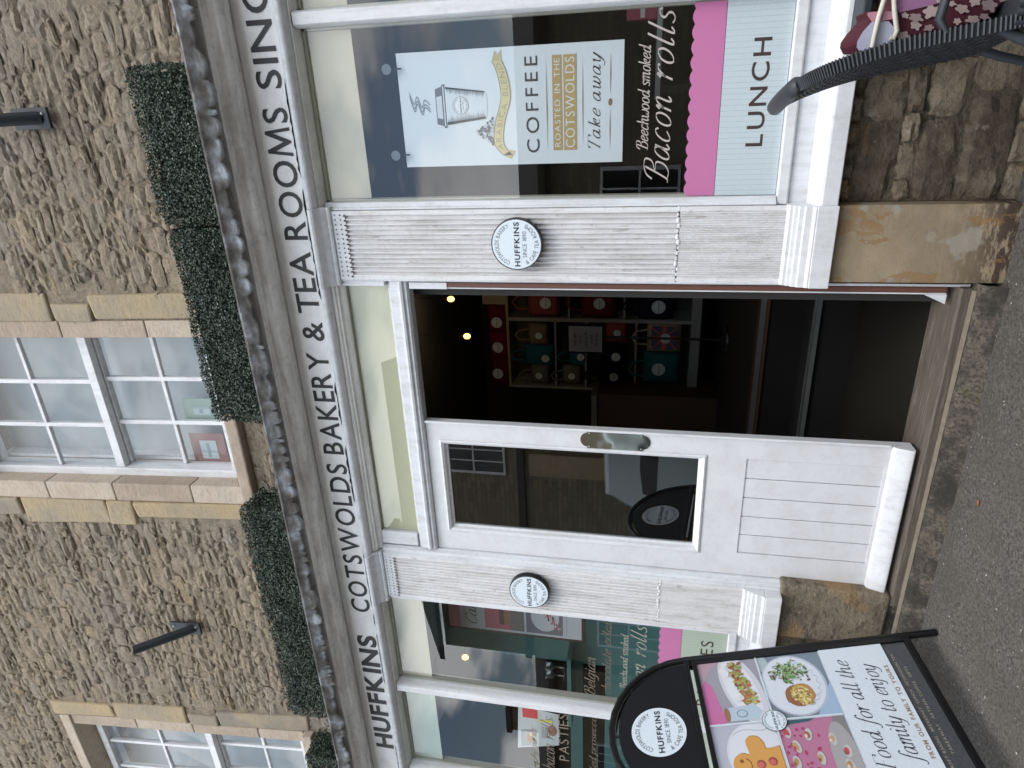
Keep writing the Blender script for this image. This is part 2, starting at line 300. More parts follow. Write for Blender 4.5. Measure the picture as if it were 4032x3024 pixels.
# ------------------------------------------------------------------ mesh builder
class MB:
    def __init__(s, fn=None): s.v = []; s.f = []; s.c = []; s.fn = fn; s.sm = False
    def add(s, vs, fs, col=None):
        o = len(s.v); s.v += [tuple(v) for v in vs]; s.f += [tuple(i+o for i in f) for f in fs]; s.c += [col]*len(fs); return s
    def box(s, x0, x1, y0, y1, z0, z1, col=None):
        x0, x1 = sorted((x0, x1)); y0, y1 = sorted((y0, y1)); z0, z1 = sorted((z0, z1))
        v = [(x, y, z) for x in (x0, x1) for y in (y0, y1) for z in (z0, z1)]
        return s.add(v, [(0, 1, 3, 2), (4, 6, 7, 5), (0, 4, 5, 1), (2, 3, 7, 6), (0, 2, 6, 4), (1, 5, 7, 3)], col)
    def rbox(s, x0, x1, y0, y1, z0, z1, j=.006, seed=0):   # irregular block
        rn = random.Random(seed); b = len(s.v); s.box(x0, x1, y0, y1, z0, z1)
        for i in range(b, len(s.v)): s.v[i] = tuple(a+rn.uniform(-j, j) for a in s.v[i])
        return s
    def prof(s, pts, x0, x1):       # closed profile of (y,z) swept along x
        n = len(pts); v = [(x0, y, z) for y, z in pts]+[(x1, y, z) for y, z in pts]
        return s.add(v, [(i, (i+1) % n, n+(i+1) % n, n+i) for i in range(n)]+[tuple(range(n-1, -1, -1)), tuple(range(n, 2*n))])
    def profz(s, pts, z0, z1):      # closed profile of (x,y) swept along z
        n = len(pts); v = [(x, y, z0) for x, y in pts]+[(x, y, z1) for x, y in pts]
        return s.add(v, [(i, (i+1) % n, n+(i+1) % n, n+i) for i in range(n)]+[tuple(range(n-1, -1, -1)), tuple(range(n, 2*n))])
    def tube(s, pts, r, n=10, cap=True, flat=1.0):
        pts = [Vector(p) for p in pts]; rings = []; m = len(pts); rr = r if isinstance(r, (list, tuple)) else [r]*m
        up = None
        for i, p in enumerate(pts):
            d = (pts[min(i+1, m-1)]-pts[max(i-1, 0)]).normalized()
            if up is None: up = Vector((0, 0, 1)) if abs(d.z) < .9 else Vector((0, 1, 0))
            a = d.cross(up).normalized(); b = a.cross(d).normalized(); up = b
            rings.append([p+(a*cos(t)+b*sin(t)*flat)*rr[i] for t in [2*pi*k/n for k in range(n)]])
        v = [q for rg in rings for q in rg]; f = []
        for i in range(m-1):
            for k in range(n): f.append((i*n+k, i*n+(k+1) % n, (i+1)*n+(k+1) % n, (i+1)*n+k))
        if cap: f += [tuple(range(n-1, -1, -1)), tuple(range((m-1)*n, m*n))]
        return s.add(v, f)
    def disc(s, c, r, ny, thick, n=40, col=None):  # disc facing -y
        v = [(c[0]+r*cos(2*pi*k/n), c[1], c[2]+r*sin(2*pi*k/n)) for k in range(n)]+[(c[0]+r*cos(2*pi*k/n), c[1]+thick, c[2]+r*sin(2*pi*k/n)) for k in range(n)]
        return s.add(v, [tuple(range(n)), tuple(range(2*n-1, n-1, -1))]+[(k, n+k, n+(k+1) % n, (k+1) % n) for k in range(n)], col)
    def sphere(s, c, r, n=10, m=6, sc=(1, 1, 1)):
        v = []; f = []
        for i in range(m+1):
            for k in range(n):
                a = pi*i/m; b = 2*pi*k/n; v.append((c[0]+r*sc[0]*sin(a)*cos(b), c[1]+r*sc[1]*sin(a)*sin(b), c[2]+r*sc[2]*cos(a)))
        for i in range(m):
            for k in range(n): f.append((i*n+k, i*n+(k+1) % n, (i+1)*n+(k+1) % n, (i+1)*n+k))
        return s.add(v, f)
    def mesh(s, name, mat):
        me = bpy.data.meshes.new(name); vs = [s.fn(v) for v in s.v] if s.fn else s.v
        me.from_pydata([tuple(v) for v in vs], [], s.f)
        if any(c is not None for c in s.c):
            ca = me.color_attributes.new('Col', 'FLOAT_COLOR', 'CORNER'); i = 0
            for p, c in zip(s.f, s.c):
                c = c or (.5, .5, .5)
                for _ in p: ca.data[i].color = (*c[:3], 1); i += 1
        if mat: me.materials.append(mat)
        return me
    def build(s, name, mat, parent=None, bevel=0, label=None, cat=None, group=None, kind=None, smooth=None):
        me = s.mesh(name, mat)
        bm = bmesh.new(); bm.from_mesh(me)
        if not any(c is not None for c in s.c): bmesh.ops.recalc_face_normals(bm, faces=bm.faces)
        if smooth:
            for f in bm.faces: f.smooth = True
            for e in bm.edges:
                if len(e.link_faces) == 2 and e.calc_face_angle(0) > smooth: e.smooth = False
        bm.to_mesh(me); bm.free()
        o = bpy.data.objects.new(name, me); COL.objects.link(o)
        if parent: o.parent = parent
        if bevel:
            b = o.modifiers.new('edge', 'BEVEL'); b.width = bevel; b.segments = 2; b.limit_method = 'ANGLE'; b.angle_limit = rad(35)
        return tag(o, label, cat, group, kind)
def tag(o, label=None, cat=None, group=None, kind=None):
    if label: o['label'] = label
    if cat: o['category'] = cat
    if group: o['group'] = group
    if kind: o['kind'] = kind
    return o
def empty(name, loc, label, cat, group=None, mw=None):
    o = bpy.data.objects.new(name, None); o.empty_display_size = .1; COL.objects.link(o); o.location = loc
    return tag(o, label, cat, group)
def setorigin(o):     # keep child meshes in world coordinates under a root that sits at the thing's base
    for ch in o.children: ch.matrix_parent_inverse = Matrix.Translation(-Vector(o.location))
# ------------------------------------------------------------------ lettering
GL = {}
def glyph(c, bold):
    key = (c, bold)
    if key in GL: return GL[key]
    if c == 'M' and bold == .5:
        P = [(0, 0), (.095, 0), (.150, .50), (.365, 0), (.425, 0), (.640, .50), (.695, 0), (.79, 0), (.695, .73), (.605, .73), (.395, .235), (.185, .73), (.095, .73)]
        GL[key] = (P, [tuple(range(13))]); return GL[key]
    cu = bpy.data.curves.new('t', 'FONT'); cu.body = c; cu.offset = {1: .034, .5: .010, 0: 0}[bold]; cu.resolution_u = 4
    ob = bpy.data.objects.new('t', cu); COL.objects.link(ob); bpy.context.view_layer.update()
    dg = bpy.context.evaluated_depsgraph_get(); me = bpy.data.meshes.new_from_object(ob.evaluated_get(dg))
    vs_ = [(v.co.x, v.co.y) for v in me.vertices]; fs = [tuple(p.vertices) for p in me.polygons]
    bpy.data.objects.remove(ob); bpy.data.curves.remove(cu); bpy.data.meshes.remove(me)
    GL[key] = (vs_, fs); return GL[key]
def sans(txt, bold=0, track=.09):
    V = []; F = []; x = 0
    for c in txt:
        if c == ' ': x += .34+track; continue
        v, f = glyph(c, bold)
        if not v: continue
        x0 = min(a for a, b in v); x1 = max(a for a, b in v); o = len(V)
        V += [(a-x0+x, b) for a, b in v]; F += [tuple(i+o for i in q) for q in f]; x += x1-x0+track
    return V, F
def cr_spline(P, n=7):
    if len(P) < 3: return P
    o = []
    for i in range(len(P)-1):
        p0 = P[max(i-1, 0)]; p1 = P[i]; p2 = P[i+1]; p3 = P[min(i+2, len(P)-1)]
        for k in range(n):
            t = k/n; o.append(tuple(.5*((2*p1[j])+(-p0[j]+p2[j])*t+(2*p0[j]-5*p1[j]+4*p2[j]-p3[j])*t*t+(-p0[j]+3*p1[j]-3*p2[j]+p3[j])*t**3) for j in (0, 1)))
    o.append(tuple(P[-1])); return o
def stroke(P, w, thin=.22, n=7, curve=True):
    P = cr_spline(P, n) if curve else P; V = []; F = []; m = len(P)
    for i in range(m):
        a = P[max(i-1, 0)]; b = P[min(i+1, m-1)]; dx, dy = b[0]-a[0], b[1]-a[1]; l = sqrt(dx*dx+dy*dy) or 1e-6
        h = w*(thin+(1-thin)*abs(dy)/l)/2
        V += [(P[i][0]-dy/l*h, P[i][1]+dx/l*h), (P[i][0]+dy/l*h, P[i][1]-dx/l*h)]
    for i in range(m-1): F.append((2*i, 2*i+1, 2*i+3, 2*i+2))
    return V, F
bowl = [(.33, .34), (.25, .44), (.13, .40), (.05, .22), (.07, .05), (.15, 0), (.25, .07), (.33, .28)]
tail = lambda x: [(x, .44), (x-.01, .12), (x+.04, 0), (x+.13, .09)]
SC = {
 'a': ([bowl, tail(.34)], .45), 'b': ([[(.08, .76), (.07, .1), (.14, 0), (.26, .04), (.34, .2), (.32, .4), (.22, .44), (.08, .26)]], .40),
 'c': ([[(.33, .36), (.25, .44), (.13, .38), (.06, .2), (.08, .05), (.17, 0), (.33, .1)]], .36), 'd': ([bowl, [(.37, .76), (.34, .12), (.39, 0), (.47, .09)]], .46),
 'e': ([[(.07, .19), (.24, .24), (.33, .35), (.25, .44), (.13, .38), (.06, .2), (.08, .05), (.17, 0), (.34, .1)]], .36),
 'f': ([[(.44, .68), (.37, .77), (.28, .66), (.2, .3), (.13, -.1), (.04, -.23), (-.06, -.18)], [(.08, .43), (.36, .43)]], .32),
 'g': ([bowl, [(.35, .44), (.32, -.06), (.2, -.24), (.05, -.2)]], .42), 'h': ([[(.08, .76), (.06, 0)], [(.07, .22), (.18, .42), (.29, .42), (.29, .12), (.34, 0), (.42, .09)]], .42),
 'i': ([[(.02, .34), (.1, .44), (.08, .12), (.13, 0), (.21, .09)], [(.11, .60), (.12, .66)]], .21),
 'j': ([[(.02, .34), (.1, .44), (.08, -.02), (0, -.22), (-.1, -.18)], [(.11, .60), (.12, .66)]], .22),
 'k': ([[(.08, .76), (.06, 0)], [(.07, .18), (.2, .36), (.32, .42), (.3, .28), (.14, .22), (.24, .04), (.38, .06)]], .38),
 'l': ([[(.1, .76), (.07, .12), (.12, 0), (.2, .09)]], .21),
 'm': ([[(.0, .34), (.07, .43), (.06, 0)], [(.06, .22), (.16, .42), (.26, .42), (.25, 0)], [(.25, .22), (.35, .42), (.46, .42), (.45, .12), (.5, 0), (.58, .09)]], .58),
 'n': ([[(.0, .34), (.07, .43), (.06, 0)], [(.06, .22), (.17, .42), (.28, .42), (.28, .12), (.33, 0), (.41, .09)]], .42),
 'o': ([[(.2, .44), (.09, .35), (.06, .16), (.12, .01), (.22, 0), (.32, .1), (.35, .28), (.29, .42), (.2, .44)]], .39),
 'p': ([[(.0, .34), (.08, .43), (.04, -.25)], [(.06, .24), (.17, .42), (.28, .43), (.34, .25), (.28, .04), (.16, 0), (.06, .08)]], .40),
 'r': ([[(.0, .34), (.07, .43), (.06, 0)], [(.06, .2), (.16, .4), (.27, .43), (.3, .38)]], .30),
 's': ([[(.29, .36), (.2, .44), (.09, .38), (.1, .28), (.23, .18), (.26, .07), (.16, 0), (.03, .06)]], .30),
 't': ([[(.14, .62), (.08, .12), (.13, 0), (.23, .09)], [(.0, .43), (.26, .43)]], .24),
 'u': ([[(.0, .34), (.08, .44), (.06, .1), (.13, 0), (.25, .08), (.33, .3)], tail(.35)], .45),
 'w': ([[(.0, .36), (.07, .44), (.08, .1), (.15, 0), (.27, .14), (.3, .42)], [(.3, .42), (.29, .1), (.36, 0), (.48, .14), (.5, .38), (.44, .44)]], .52),
 'y': ([[(.0, .36), (.07, .44), (.09, .1), (.17, 0), (.28, .12), (.36, .44)], [(.37, .44), (.27, -.04), (.12, -.24), (-.02, -.2)]], .38),
 'v': ([[(.0, .36), (.07, .44), (.1, .08), (.16, 0), (.28, .16), (.33, .4)]], .36),
 'x': ([[(.0, .36), (.1, .42), (.2, .04), (.34, .06)], [(.32, .42), (.02, .02)]], .36),
 'B': ([[(.2, .72), (.14, .3), (.08, .04), (-.02, .02)], [(-.08, .5), (.0, .68), (.2, .76), (.42, .72), (.42, .52), (.2, .42), (.44, .38), (.46, .14), (.3, 0), (.1, .03)]], .52),
 'F': ([[(.2, .72), (.17, .4), (.13, 0)], [(.05, .0), (.24, 0)], [(.1, .74), (.55, .74), (.54, .6)], [(.17, .39), (.4, .39)]], .48),
 'T': ([[(.3, .74), (.26, .4), (.2, 0)], [(.1, 0), (.3, 0)], [(.04, .6), (.06, .74), (.56, .74), (.57, .6)]], .46),
 'C': ([[(.5, .6), (.46, .74), (.3, .74), (.12, .56), (.07, .26), (.16, .04), (.32, 0), (.5, .14)]], .50),
 'M': ([[(.08, .74), (.04, 0)], [(.08, .74), (.28, .05)], [(.28, .05), (.58, .74)], [(.58, .74), (.55, 0)]], .64),
}
def script(txt, w=.075, shear=.28, thin=.22, track=0.02):
    V = []; F = []; x = 0
    for c in txt:
        if c == ' ': x += .24; continue
        st, adv = SC[c]
        for P in st:
            v, f = stroke(P, w, thin, 6, len(P) > 2); o = len(V)
            V += [(a+x+b*shear, b) for a, b in v]; F += [tuple(i+o for i in q) for q in f]
        x += adv+track
    return V, F
def fitbox(VF, x0, x1, z0, z1, keepbase=False):
    V, F = VF; a0 = min(v[0] for v in V); a1 = max(v[0] for v in V); b0 = min(v[1] for v in V); b1 = max(v[1] for v in V)
    if keepbase: b0 = 0.0; b1 = keepbase
    return [(x0+(a-a0)/(a1-a0)*(x1-x0), z0+(b-b0)/(b1-b0)*(z1-z0)) for a, b in V], F
def put(mb, VF, mapf, col=None):
    V, F = VF; mb.add([mapf(a, b) for a, b in V], F, col); return mb
def ring_text(txt, R, a0, a1, h, inward=False, bold=0):   # letters round a circle, from angle a0 to a1
    V = []; F = []; VF = sans(txt, bold); ws = []; x = 0
    W_ = max(v[0] for v in VF[0])
    for (a, b), in zip([(v[0], v[1]) for v in VF[0]]) if False else [((v[0], v[1]),) for v in VF[0]]:
        t = a0+(a1-a0)*a/W_; r = R-h/2+b/.73*h if not inward else R+h/2-b/.73*h
        V.append((r*cos(t), r*sin(t)))
    return V, VF[1]
def roundel(mb, mapf, cx, cz, r, ring=True, layers=(0, .0006, .0012), edge=True):
    n = 48
    def L_(k): return lambda a, b: mapf(cx+a*r, cz+b*r, layers[k])
    circ = lambda q: ([(q*cos(2*pi*i/n), q*sin(2*pi*i/n)) for i in range(n)], [tuple(range(n))])
    if edge: put(mb, circ(1.0), L_(0), (.012, .012, .014))
    put(mb, circ(.955 if edge else 1.0), L_(1), (.66, .735, .80))
    dk = (.02, .02, .025); gy = (.07, .07, .075)
    put(mb, fitbox(sans('HUFFKINS', 1, .14), -.86, .86, -.13, .09), L_(2), dk)
    put(mb, fitbox(sans('SINCE 1890', 0, .12), -.50, .50, -.40, -.24), L_(2), gy)
    put(mb, ring_text('COTSWOLDS BAKERY', .79, rad(158), rad(22), .17), L_(2), gy)
    put(mb, ring_text('& CAF\u00c9 TEA ROOMS', .79, rad(207), rad(333), .17, True), L_(2), gy)
# ================================================================== GROUND
def gz(x, y):
    if y > -.22: return 0.0
    return max(-.13, .127*(y+.22))+.0
g = MB()
xs = [-60, -20, -8]+[-6+.15*i for i in range(60)]+[4, 8, 20, 60]; ys = [-60, -30, -14, -8, -5, -3]+[-2.4+.08*i for i in range(31)]+[.5]
vs_ = []
for y in ys:
    for x in xs:
        n = noise.noise(Vector((x*2, y*2, 3)))*.006+noise.noise(Vector((x*8, y*8, 1)))*.003 if -6 < x < 3 and y > -2.4 else 0
        vs_.append((x, y, gz(x, y)+n-.004))
g.add(vs_, [(j*len(xs)+i, j*len(xs)+i+1, (j+1)*len(xs)+i+1, (j+1)*len(xs)+i) for j in range(len(ys)-1) for i in range(len(xs)-1)])
g.build('pavement', ASPH, kind='structure', smooth=rad(60))
rn = random.Random(3); g = MB()   # pale grit and chewing gum crumbs on the tarmac
for _ in range(420):
    x = rn.uniform(-3.2, .6); y = rn.uniform(-1.4, -.06); s_ = rn.choice([.002, .002, .003, .004, .006]); z = gz(x, y)+.001
    a = rn.uniform(0, 6); g.add([(x+s_*cos(a+t)*rn.uniform(.6, 1.2), y+s_*sin(a+t), z+(.003 if k == 4 else 0)) for k, t in enumerate((0, 1.5, 3.1, 4.6, 0))], [(0, 1, 4), (1, 2, 4), (2, 3, 4), (3, 0, 4)])
g.build('grit', plain('pale_grit', (.35, .33, .30), .8), kind='stuff', label='pale grit and crumbs scattered on the dark tarmac', cat='grit')
g = MB()
p = atz(3024+1365*.6076, 1008+1605*.6076, gz(0, -.3)+.002)
g.add([(p.x+a*.018, p.y+b*.01, p.z+c) for a, b, c in ((-1, -.3, 0), (0, -1, .004), (1, .2, .002), (.3, 1, .005), (-.7, .8, 0))], [(0, 1, 2, 3, 4)])
g.build('fallen_leaf', plain('dead_leaf', (.32, .09, .03), .8), label='small dry orange leaf lying on the tarmac below the door', cat='leaf')

# ================================================================== THE SHOP
shop = empty('shop_building', (-2, .3, 0), 'honey stone tea room building with white timber shopfront and one door leaf open', 'shop')
B = shop
# ---------------- upper rubble wall
W1 = (-2.15, -1.19, 3.80, 5.62); W2 = (-5.31, -4.35, 3.74, 5.60)
def inwin(x, z, m=0): return any(a-m < x < b+m and c-m < z < d+m for a, b, c, d in (W1, W2))
def quoinzone(x, z):
    for (a, b, c, d) in (W1, W2):
        if a-.27 < x < b+.23 and c-.15 < z < d+.06: return True
    return False
g = MB(lean); X0, X1, Z0, Z1, st = -7.4, 1.6, 3.28, 8.0, .025
nx = int((X1-X0)/st); nzv = int((Z1-Z0)/st); vs_ = []
for j in range(nzv+1):
    for i in range(nx+1):
        x = X0+i*st; z = Z0+j*st
        d = noise.noise(Vector((x*3, 0, z*6)))*.010+noise.noise(Vector((x*11, 5, z*24)))*.010+noise.noise(Vector((x*26, 9, z*40)))*.007
        vs_.append((x, .10-d, z))
fs = [(j*(nx+1)+i, j*(nx+1)+i+1, (j+1)*(nx+1)+i+1, (j+1)*(nx+1)+i) for j in range(nzv) for i in range(nx) if not inwin(X0+(i+.5)*st, Z0+(j+.5)*st, .02)]
g.add(vs_, fs)
def wallbox(a, b, c, d): g.box(a, b, .125, .5, c, d)
wallbox(X0, W2[0]-.05, Z0, Z1); wallbox(W2[1]+.05, W1[0]-.05, Z0, Z1); wallbox(W1[1]+.05, X1, Z0, Z1)
for w in (W1, W2): wallbox(w[0]-.05, w[1]+.05, Z0, w[2]-.03); wallbox(w[0]-.05, w[1]+.05, w[3]+.03, Z1)
upw = g.build('upper_wall', MORT, B, smooth=rad(50))
# stone meshes
def stone_mesh(seed, nx=6, nz=3, rd=.16):
    rn = random.Random(seed); v = []
    for j in range(nz+1):
        for i in range(nx+1):
            u, w = i/nx*2-1, j/nz*2-1
            e = max(abs(u), abs(w)); k = 1-rd*(abs(u)*abs(w))**1.2
            prot = 1.0
            y = -(prot*(.55+.75*rn.random())) if e < .99 else rn.choice([-.5, -.35, -.15, .1, .4])
            v.append((u*.5*k*(1+rn.uniform(-.05, .05)), y, w*.5*k*(1+rn.uniform(-.09, .09))))
    f = [(j*(nx+1)+i, j*(nx+1)+i+1, (j+1)*(nx+1)+i+1, (j+1)*(nx+1)+i) for j in range(nz) for i in range(nx)]
    return v, f
variants = [stone_mesh(i) for i in range(18)]; vmesh = []
for i, (v, f) in enumerate(variants):
    me = bpy.data.meshes.new('stone'); me.from_pydata(v, [], f); me.materials.append(RUB)
    for p in me.polygons: p.use_smooth = False
    vmesh.append(me)
rn = random.Random(11); stones = []
z = 3.3
while z < 7.9:
    h = rn.choice([.026, .032, .038, .044, .05, .056, .068]); x = X0+rn.uniform(0, .2)
    while x < X1:
        w = h*rn.uniform(1.6, 5.0) if h < .06 else h*rn.uniform(1.3, 3.2)
        hh = h*rn.uniform(.95, 1.45); cx, cz = x+w/2, z+h/2+rn.uniform(-.010, .010)+.012*noise.noise(Vector((x*1.5, z*3, 0)))
        if not quoinzone(cx, cz) or False:
            ok = True
            for (a, b, c, d) in (W1, W2):
                if a-.27-w/2+.03 < cx < b+.23+w/2-.03 and c-.15 < cz < d+.06: ok = False
            if ok and vis(lean((cx, .08, cz)), 160): stones.append((cx, cz, w-.004, hh-.002, rn.randrange(18), rn.uniform(.004, .015), rn.gauss(0, .07), rn.random()))
        x += w+rn.uniform(.0, .012)
    z += h+rn.uniform(.001, .006)
stones.sort(key=lambda s: (Vector(lean((s[0], .08, s[1])))-CAM).length/sqrt(s[2]*s[3]))
for i, (cx, cz, w, h, k, dp, rt, tn) in enumerate(stones[:300]):
    o = bpy.data.objects.new('stone', vmesh[k]); COL.objects.link(o); o.parent = upw
    o.location = lean((cx, .096, cz)); o.scale = (w*(-1 if i % 2 else 1), dp, h); o.rotation_euler = (LEANK, rt, 0)
    o['grp'] = 0
    del o['grp']
me_v = []; me_f = []; tones = []
for (cx, cz, w, h, k, dp, rt, tn) in stones[300:]:
    v, f = variants[k]; o = len(me_v); c_, s_ = cos(rt), sin(rt)
    for a, b, d in v:
        a2, d2 = a*w, d*h; me_v.append(lean((cx+a2*c_+d2*s_, .098+b*dp, cz-a2*s_+d2*c_)))
    me_f += [tuple(i+o for i in q) for q in f]; tones += [tn]*len(v)
me = bpy.data.meshes.new('far_stones'); me.from_pydata(me_v, [], me_f); me.materials.append(RUB)
at_ = me.attributes.new('tone', 'FLOAT', 'POINT'); at_.data.foreach_set('value', tones)
o = bpy.data.objects.new('far_stones', me); COL.objects.link(o); o.parent = upw; o['kind'] = 'stuff'
print('stones', len(stones))
# ---------------- sash windows with stone surrounds
def sash(ox, oz, w):
    fn = lambda v: lean((v[0]+ox, v[1], v[2]+oz))
    a, b = -2.17, -1.15; zb, zt = 3.83, 5.56
    m = MB(fn)
    m.box(a, a+.07, .19, .30, zb, zt).box(b-.07, b, .19, .30, zb, zt).box(a+.07, b-.07, .19, .30, zt-.05, zt).box(a+.07, b-.07, .19, .31, zb, zb+.035)
    root = m.build('sash_window', UPW, B, .004)
    gl = (a+.07, b-.07); xc = [gl[0], gl[0]+(gl[1]-gl[0])/3, gl[0]+2*(gl[1]-gl[0])/3, gl[1]]
    # lower sash (behind), upper sash (in front)
    for (y0, z0, z1, mid) in ((.255, 3.865, 4.62, 4.228), (.205, 4.60, 5.51, 5.053)):
        s_ = MB(fn)
        s_.box(gl[0], gl[1], y0, y0+.045, z0, z0+(.055 if y0 < .22 else .03)).build('sash_rail', UPW, root, .003)
        if y0 > .22: MB(fn).box(gl[0], gl[1], y0, y0+.04, z1-.03, z1).build('sash_rail', UPW, root, .003)
        zz0 = z0+(.055 if y0 < .22 else .03); zz1 = z1-(0 if y0 < .22 else .03)
        MB(fn).box(gl[0], gl[1], y0+.005, y0+.03, mid-.011, mid+.011).build('glazing_bar', UPW, root, .003)
        for x in xc[1:3]: MB(fn).box(x-.013, x+.013, y0+.002, y0+.032, zz0, zz1).build('glazing_bar', UPW, root, .003)
        for i in range(3):
            for (p0, p1) in ((zz0, mid), (mid, zz1)):
                t = random.Random(i*7+int(p0*100)).uniform(-.006, .006)
                MB(fn).add([(xc[i], y0+.018+t, p0), (xc[i+1], y0+.018-t, p0), (xc[i+1], y0+.018-t*.5, p1), (xc[i], y0+.018+t, p1)], [(0, 1, 2, 3)]).build('pane', UGLASS, root)
    MB(fn).box(gl[0]-.05, gl[1]+.05, .40, .42, zb, zt).build('curtain', NET, root)
    MB(fn).box(gl[0]+.001, gl[0]+.02, .31, .40, zb, zt).box(gl[1]-.02, gl[1]-.001, .31, .40, zb, zt).build('lining', UPW, root)
    # stone surround
    sr = MB(fn); r0, r1 = a+.02, b-.04
    sr.build('window_surround', PINK, B) if False else None
    root2 = MB(fn).box(r0-.125, r1+.10, .045, .24, 3.668, 3.745).build('window_sill', PINK, B, .01)
    head = MB(fn).prof([(.075, 5.62), (.075, 5.70), (.24, 5.70), (.24, 5.565)], r0-.125, r1+.10).build('window_head', PINK, B, .005)
    cuts = [3.748, 4.10, 4.62, 5.08, 5.62]
    for (u0, u1, jin) in ((r0-.125, r0, 1), (r1, r1+.10, -1)):
        for k in range(4):
            lo, hi = cuts[k]+.002, cuts[k+1]-.003
            q = [(u0, .088), (u1, .088), (u1, .21), (u0, .21)]
            MB(fn).profz(q, lo, hi).build('jamb_stone', PINK, B, .007)
    rr = random.Random(5+int(w)); z_ = 3.70
    for (side, base) in ((-1, r0-.125), (1, r1+.10)):
        heights = ([(3.69, 4.51, .125), (4.52, 4.70, .17), (4.71, 5.30, .185), (5.31, 5.74, .14)] if side < 0 else [(3.69, 4.385, .155), (4.40, 4.625, .105), (4.64, 5.22, .165), (5.235, 5.74, .13)])
        for (lo, hi, wd) in heights:
            x_ = base+side*wd
            MB(fn).rbox(min(base, x_)+(.003 if side > 0 else 0), max(base, x_)-(.003 if side < 0 else 0), .082, .20, lo, hi, .009, int(lo*100)).build('quoin_stone', QUOIN, B, .012)
    return root
sash(0, 0, 1); sash(-3.16, .0, 2)
# notices taped inside the lower panes
def notice(x0, x1, z0, z1, col, label):
    fn = lambda v: lean(v); p = MB(fn)
    p.box(x0, x1, .300, .302, z0, z1, col); p.box(x0+.05, x1-.05, .2985, .299, z0+.06, z1-.06, (.40, .45, .47))
    p.box(x0+.06, x1-.07, .2975, .298, z0+.11, z0+.13, (.25, .3, .3)); p.box(x0+.09, x0+.11, .2975, .298, z0+.06, z1-.06, (.3, .35, .35))
    p.build('window_notice', PRINT, None, label=label, cat='notice')
notice(-2.13, -1.90, 3.955, 4.185, (.25, .125, .11), 'red notice behind the bottom left pane of the upstairs window')
notice(-1.82, -1.66, 3.94, 4.17, (.27, .34, .28), 'faded green notice behind the bottom middle pane of the upstairs window')

# ---------------- lead roof strip and its dressed edge
SX0, SX1 = -6.6, 1.7
g = MB().prof([(-.285, 3.258), (-.285, 3.268), (-.1, 3.30), (.09, 3.36), (.09, 3.34), (-.1, 3.285)], SX0, SX1)
g.build('lead_roof', LEAD, B, smooth=rad(40))
rn = random.Random(5); cols_ = []; x = SX0
g = MB(); n = 0; P_ = []
knots = [SX0]
while knots[-1] < SX1: knots.append(knots[-1]+rn.choice([.022, .035, .08, .11, .14, .10, .05]))
amps = [rn.choice([.012, .022, .034, .042, .048]) for _ in knots]; TN = []; bul = [rn.uniform(.3, 1) for _ in knots]
res = .008; N_ = int((SX1-SX0)/res); rows = 6
import bisect
for i in range(N_+1):
    x = SX0+i*res; k = bisect.bisect(knots, x)-1; k = min(max(k, 0), len(knots)-2); t = (x-knots[k])/(knots[k+1]-knots[k])
    sc = abs(sin(pi*t))**.5; lobe = sc; 
    if k % 5 == 3: lobe = 1-abs(2*t-1)**1.2
    for j in range(rows+1):
        v = j/rows; z = 3.264-.046*v-amps[k]*lobe*v**2.6; y = -.286+.030*v+.004*v*v*(bul[k]-.6)+.005*noise.noise(Vector((x*4, v*1.6, 0)))+.0045*abs(noise.noise(Vector((x*17-v*5, v*2, 3))))
        P_.append((x, y, z+.004*noise.noise(Vector((x*9, 0, 7))))); TN.append(max(0, min(1, .30+v*.35*bul[k])))
g.add(P_, [(i*(rows+1)+j, (i+1)*(rows+1)+j, (i+1)*(rows+1)+j+1, i*(rows+1)+j+1) for i in range(N_) for j in range(rows)])
o = g.build('lead_flashing', LEAD, B, smooth=rad(50)); a_ = o.data.attributes.new('tone', 'FLOAT', 'POINT'); a_.data.foreach_set('value', TN); m = o.modifiers.new('s', 'SOLIDIFY'); m.thickness = .003
# ---------------- cornice, fascia, bead, architrave
def arc(c, r, a0, a1, n=6): return [(c[0]+r*cos(rad(a0+(a1-a0)*i/n)), c[1]+r*sin(rad(a0+(a1-a0)*i/n))) for i in range(n+1)]
MB().prof([(-.215, 3.25), (-.21, 3.20), (-.175, 3.193)]+[(-.168, 3.178), (-.160, 3.172)]+[(-.155, 3.160), (-.14, 3.150), (-.115, 3.147), (-.09, 3.153), (-.075, 3.160)]+[(-.062, 3.158), (-.055, 3.163), (-.048, 3.168), (-.035, 3.170), (.08, 3.17), (.08, 3.25)], SX0, SX1).build('cornice', CORN, B, smooth=rad(32))
fas = MB().box(SX0, SX1, -.03, .02, 2.968, 3.168).build('fascia_board', BOARD, B)
g = MB(); rn = random.Random(8)        # the cracked gap above the bead: a ragged dark slot in the filler
def ragged(x0, x1, zc, h, y):
    n = max(4, int((x1-x0)/.02)); top = []; bot = []
    for i in range(n+1):
        x = x0+(x1-x0)*i/n; e = min(1, min(i, n-i)/2); top.append((x, y, zc+h*e*rn.uniform(.2, 1))); bot.append((x, y, zc-h*.35*e*rn.uniform(.1, 1)))
    g.add(top+bot, [(i, i+1, n+1+i+1, n+1+i) for i in range(n)])
x = SX0
while x < SX1:
    l = rn.uniform(.10, .55); g = MB()
    if rn.random() < .8:
        ragged(x, x+l, 2.9735, rn.uniform(.007, .014) if x > -2.2 else .005, -.0335)
        g.build('rotten_crack', GAP, B)
    x += l+rn.uniform(.01, .16)
bead = [(-.022, 2.962)]+arc((-.045, 2.943), .019, 95, 260, 7)+[(-.030, 2.922), (.03, 2.922), (.03, 2.962)]
MB().prof(bead, SX0, SX1).build('fascia_bead', WHITE, B, smooth=rad(40))
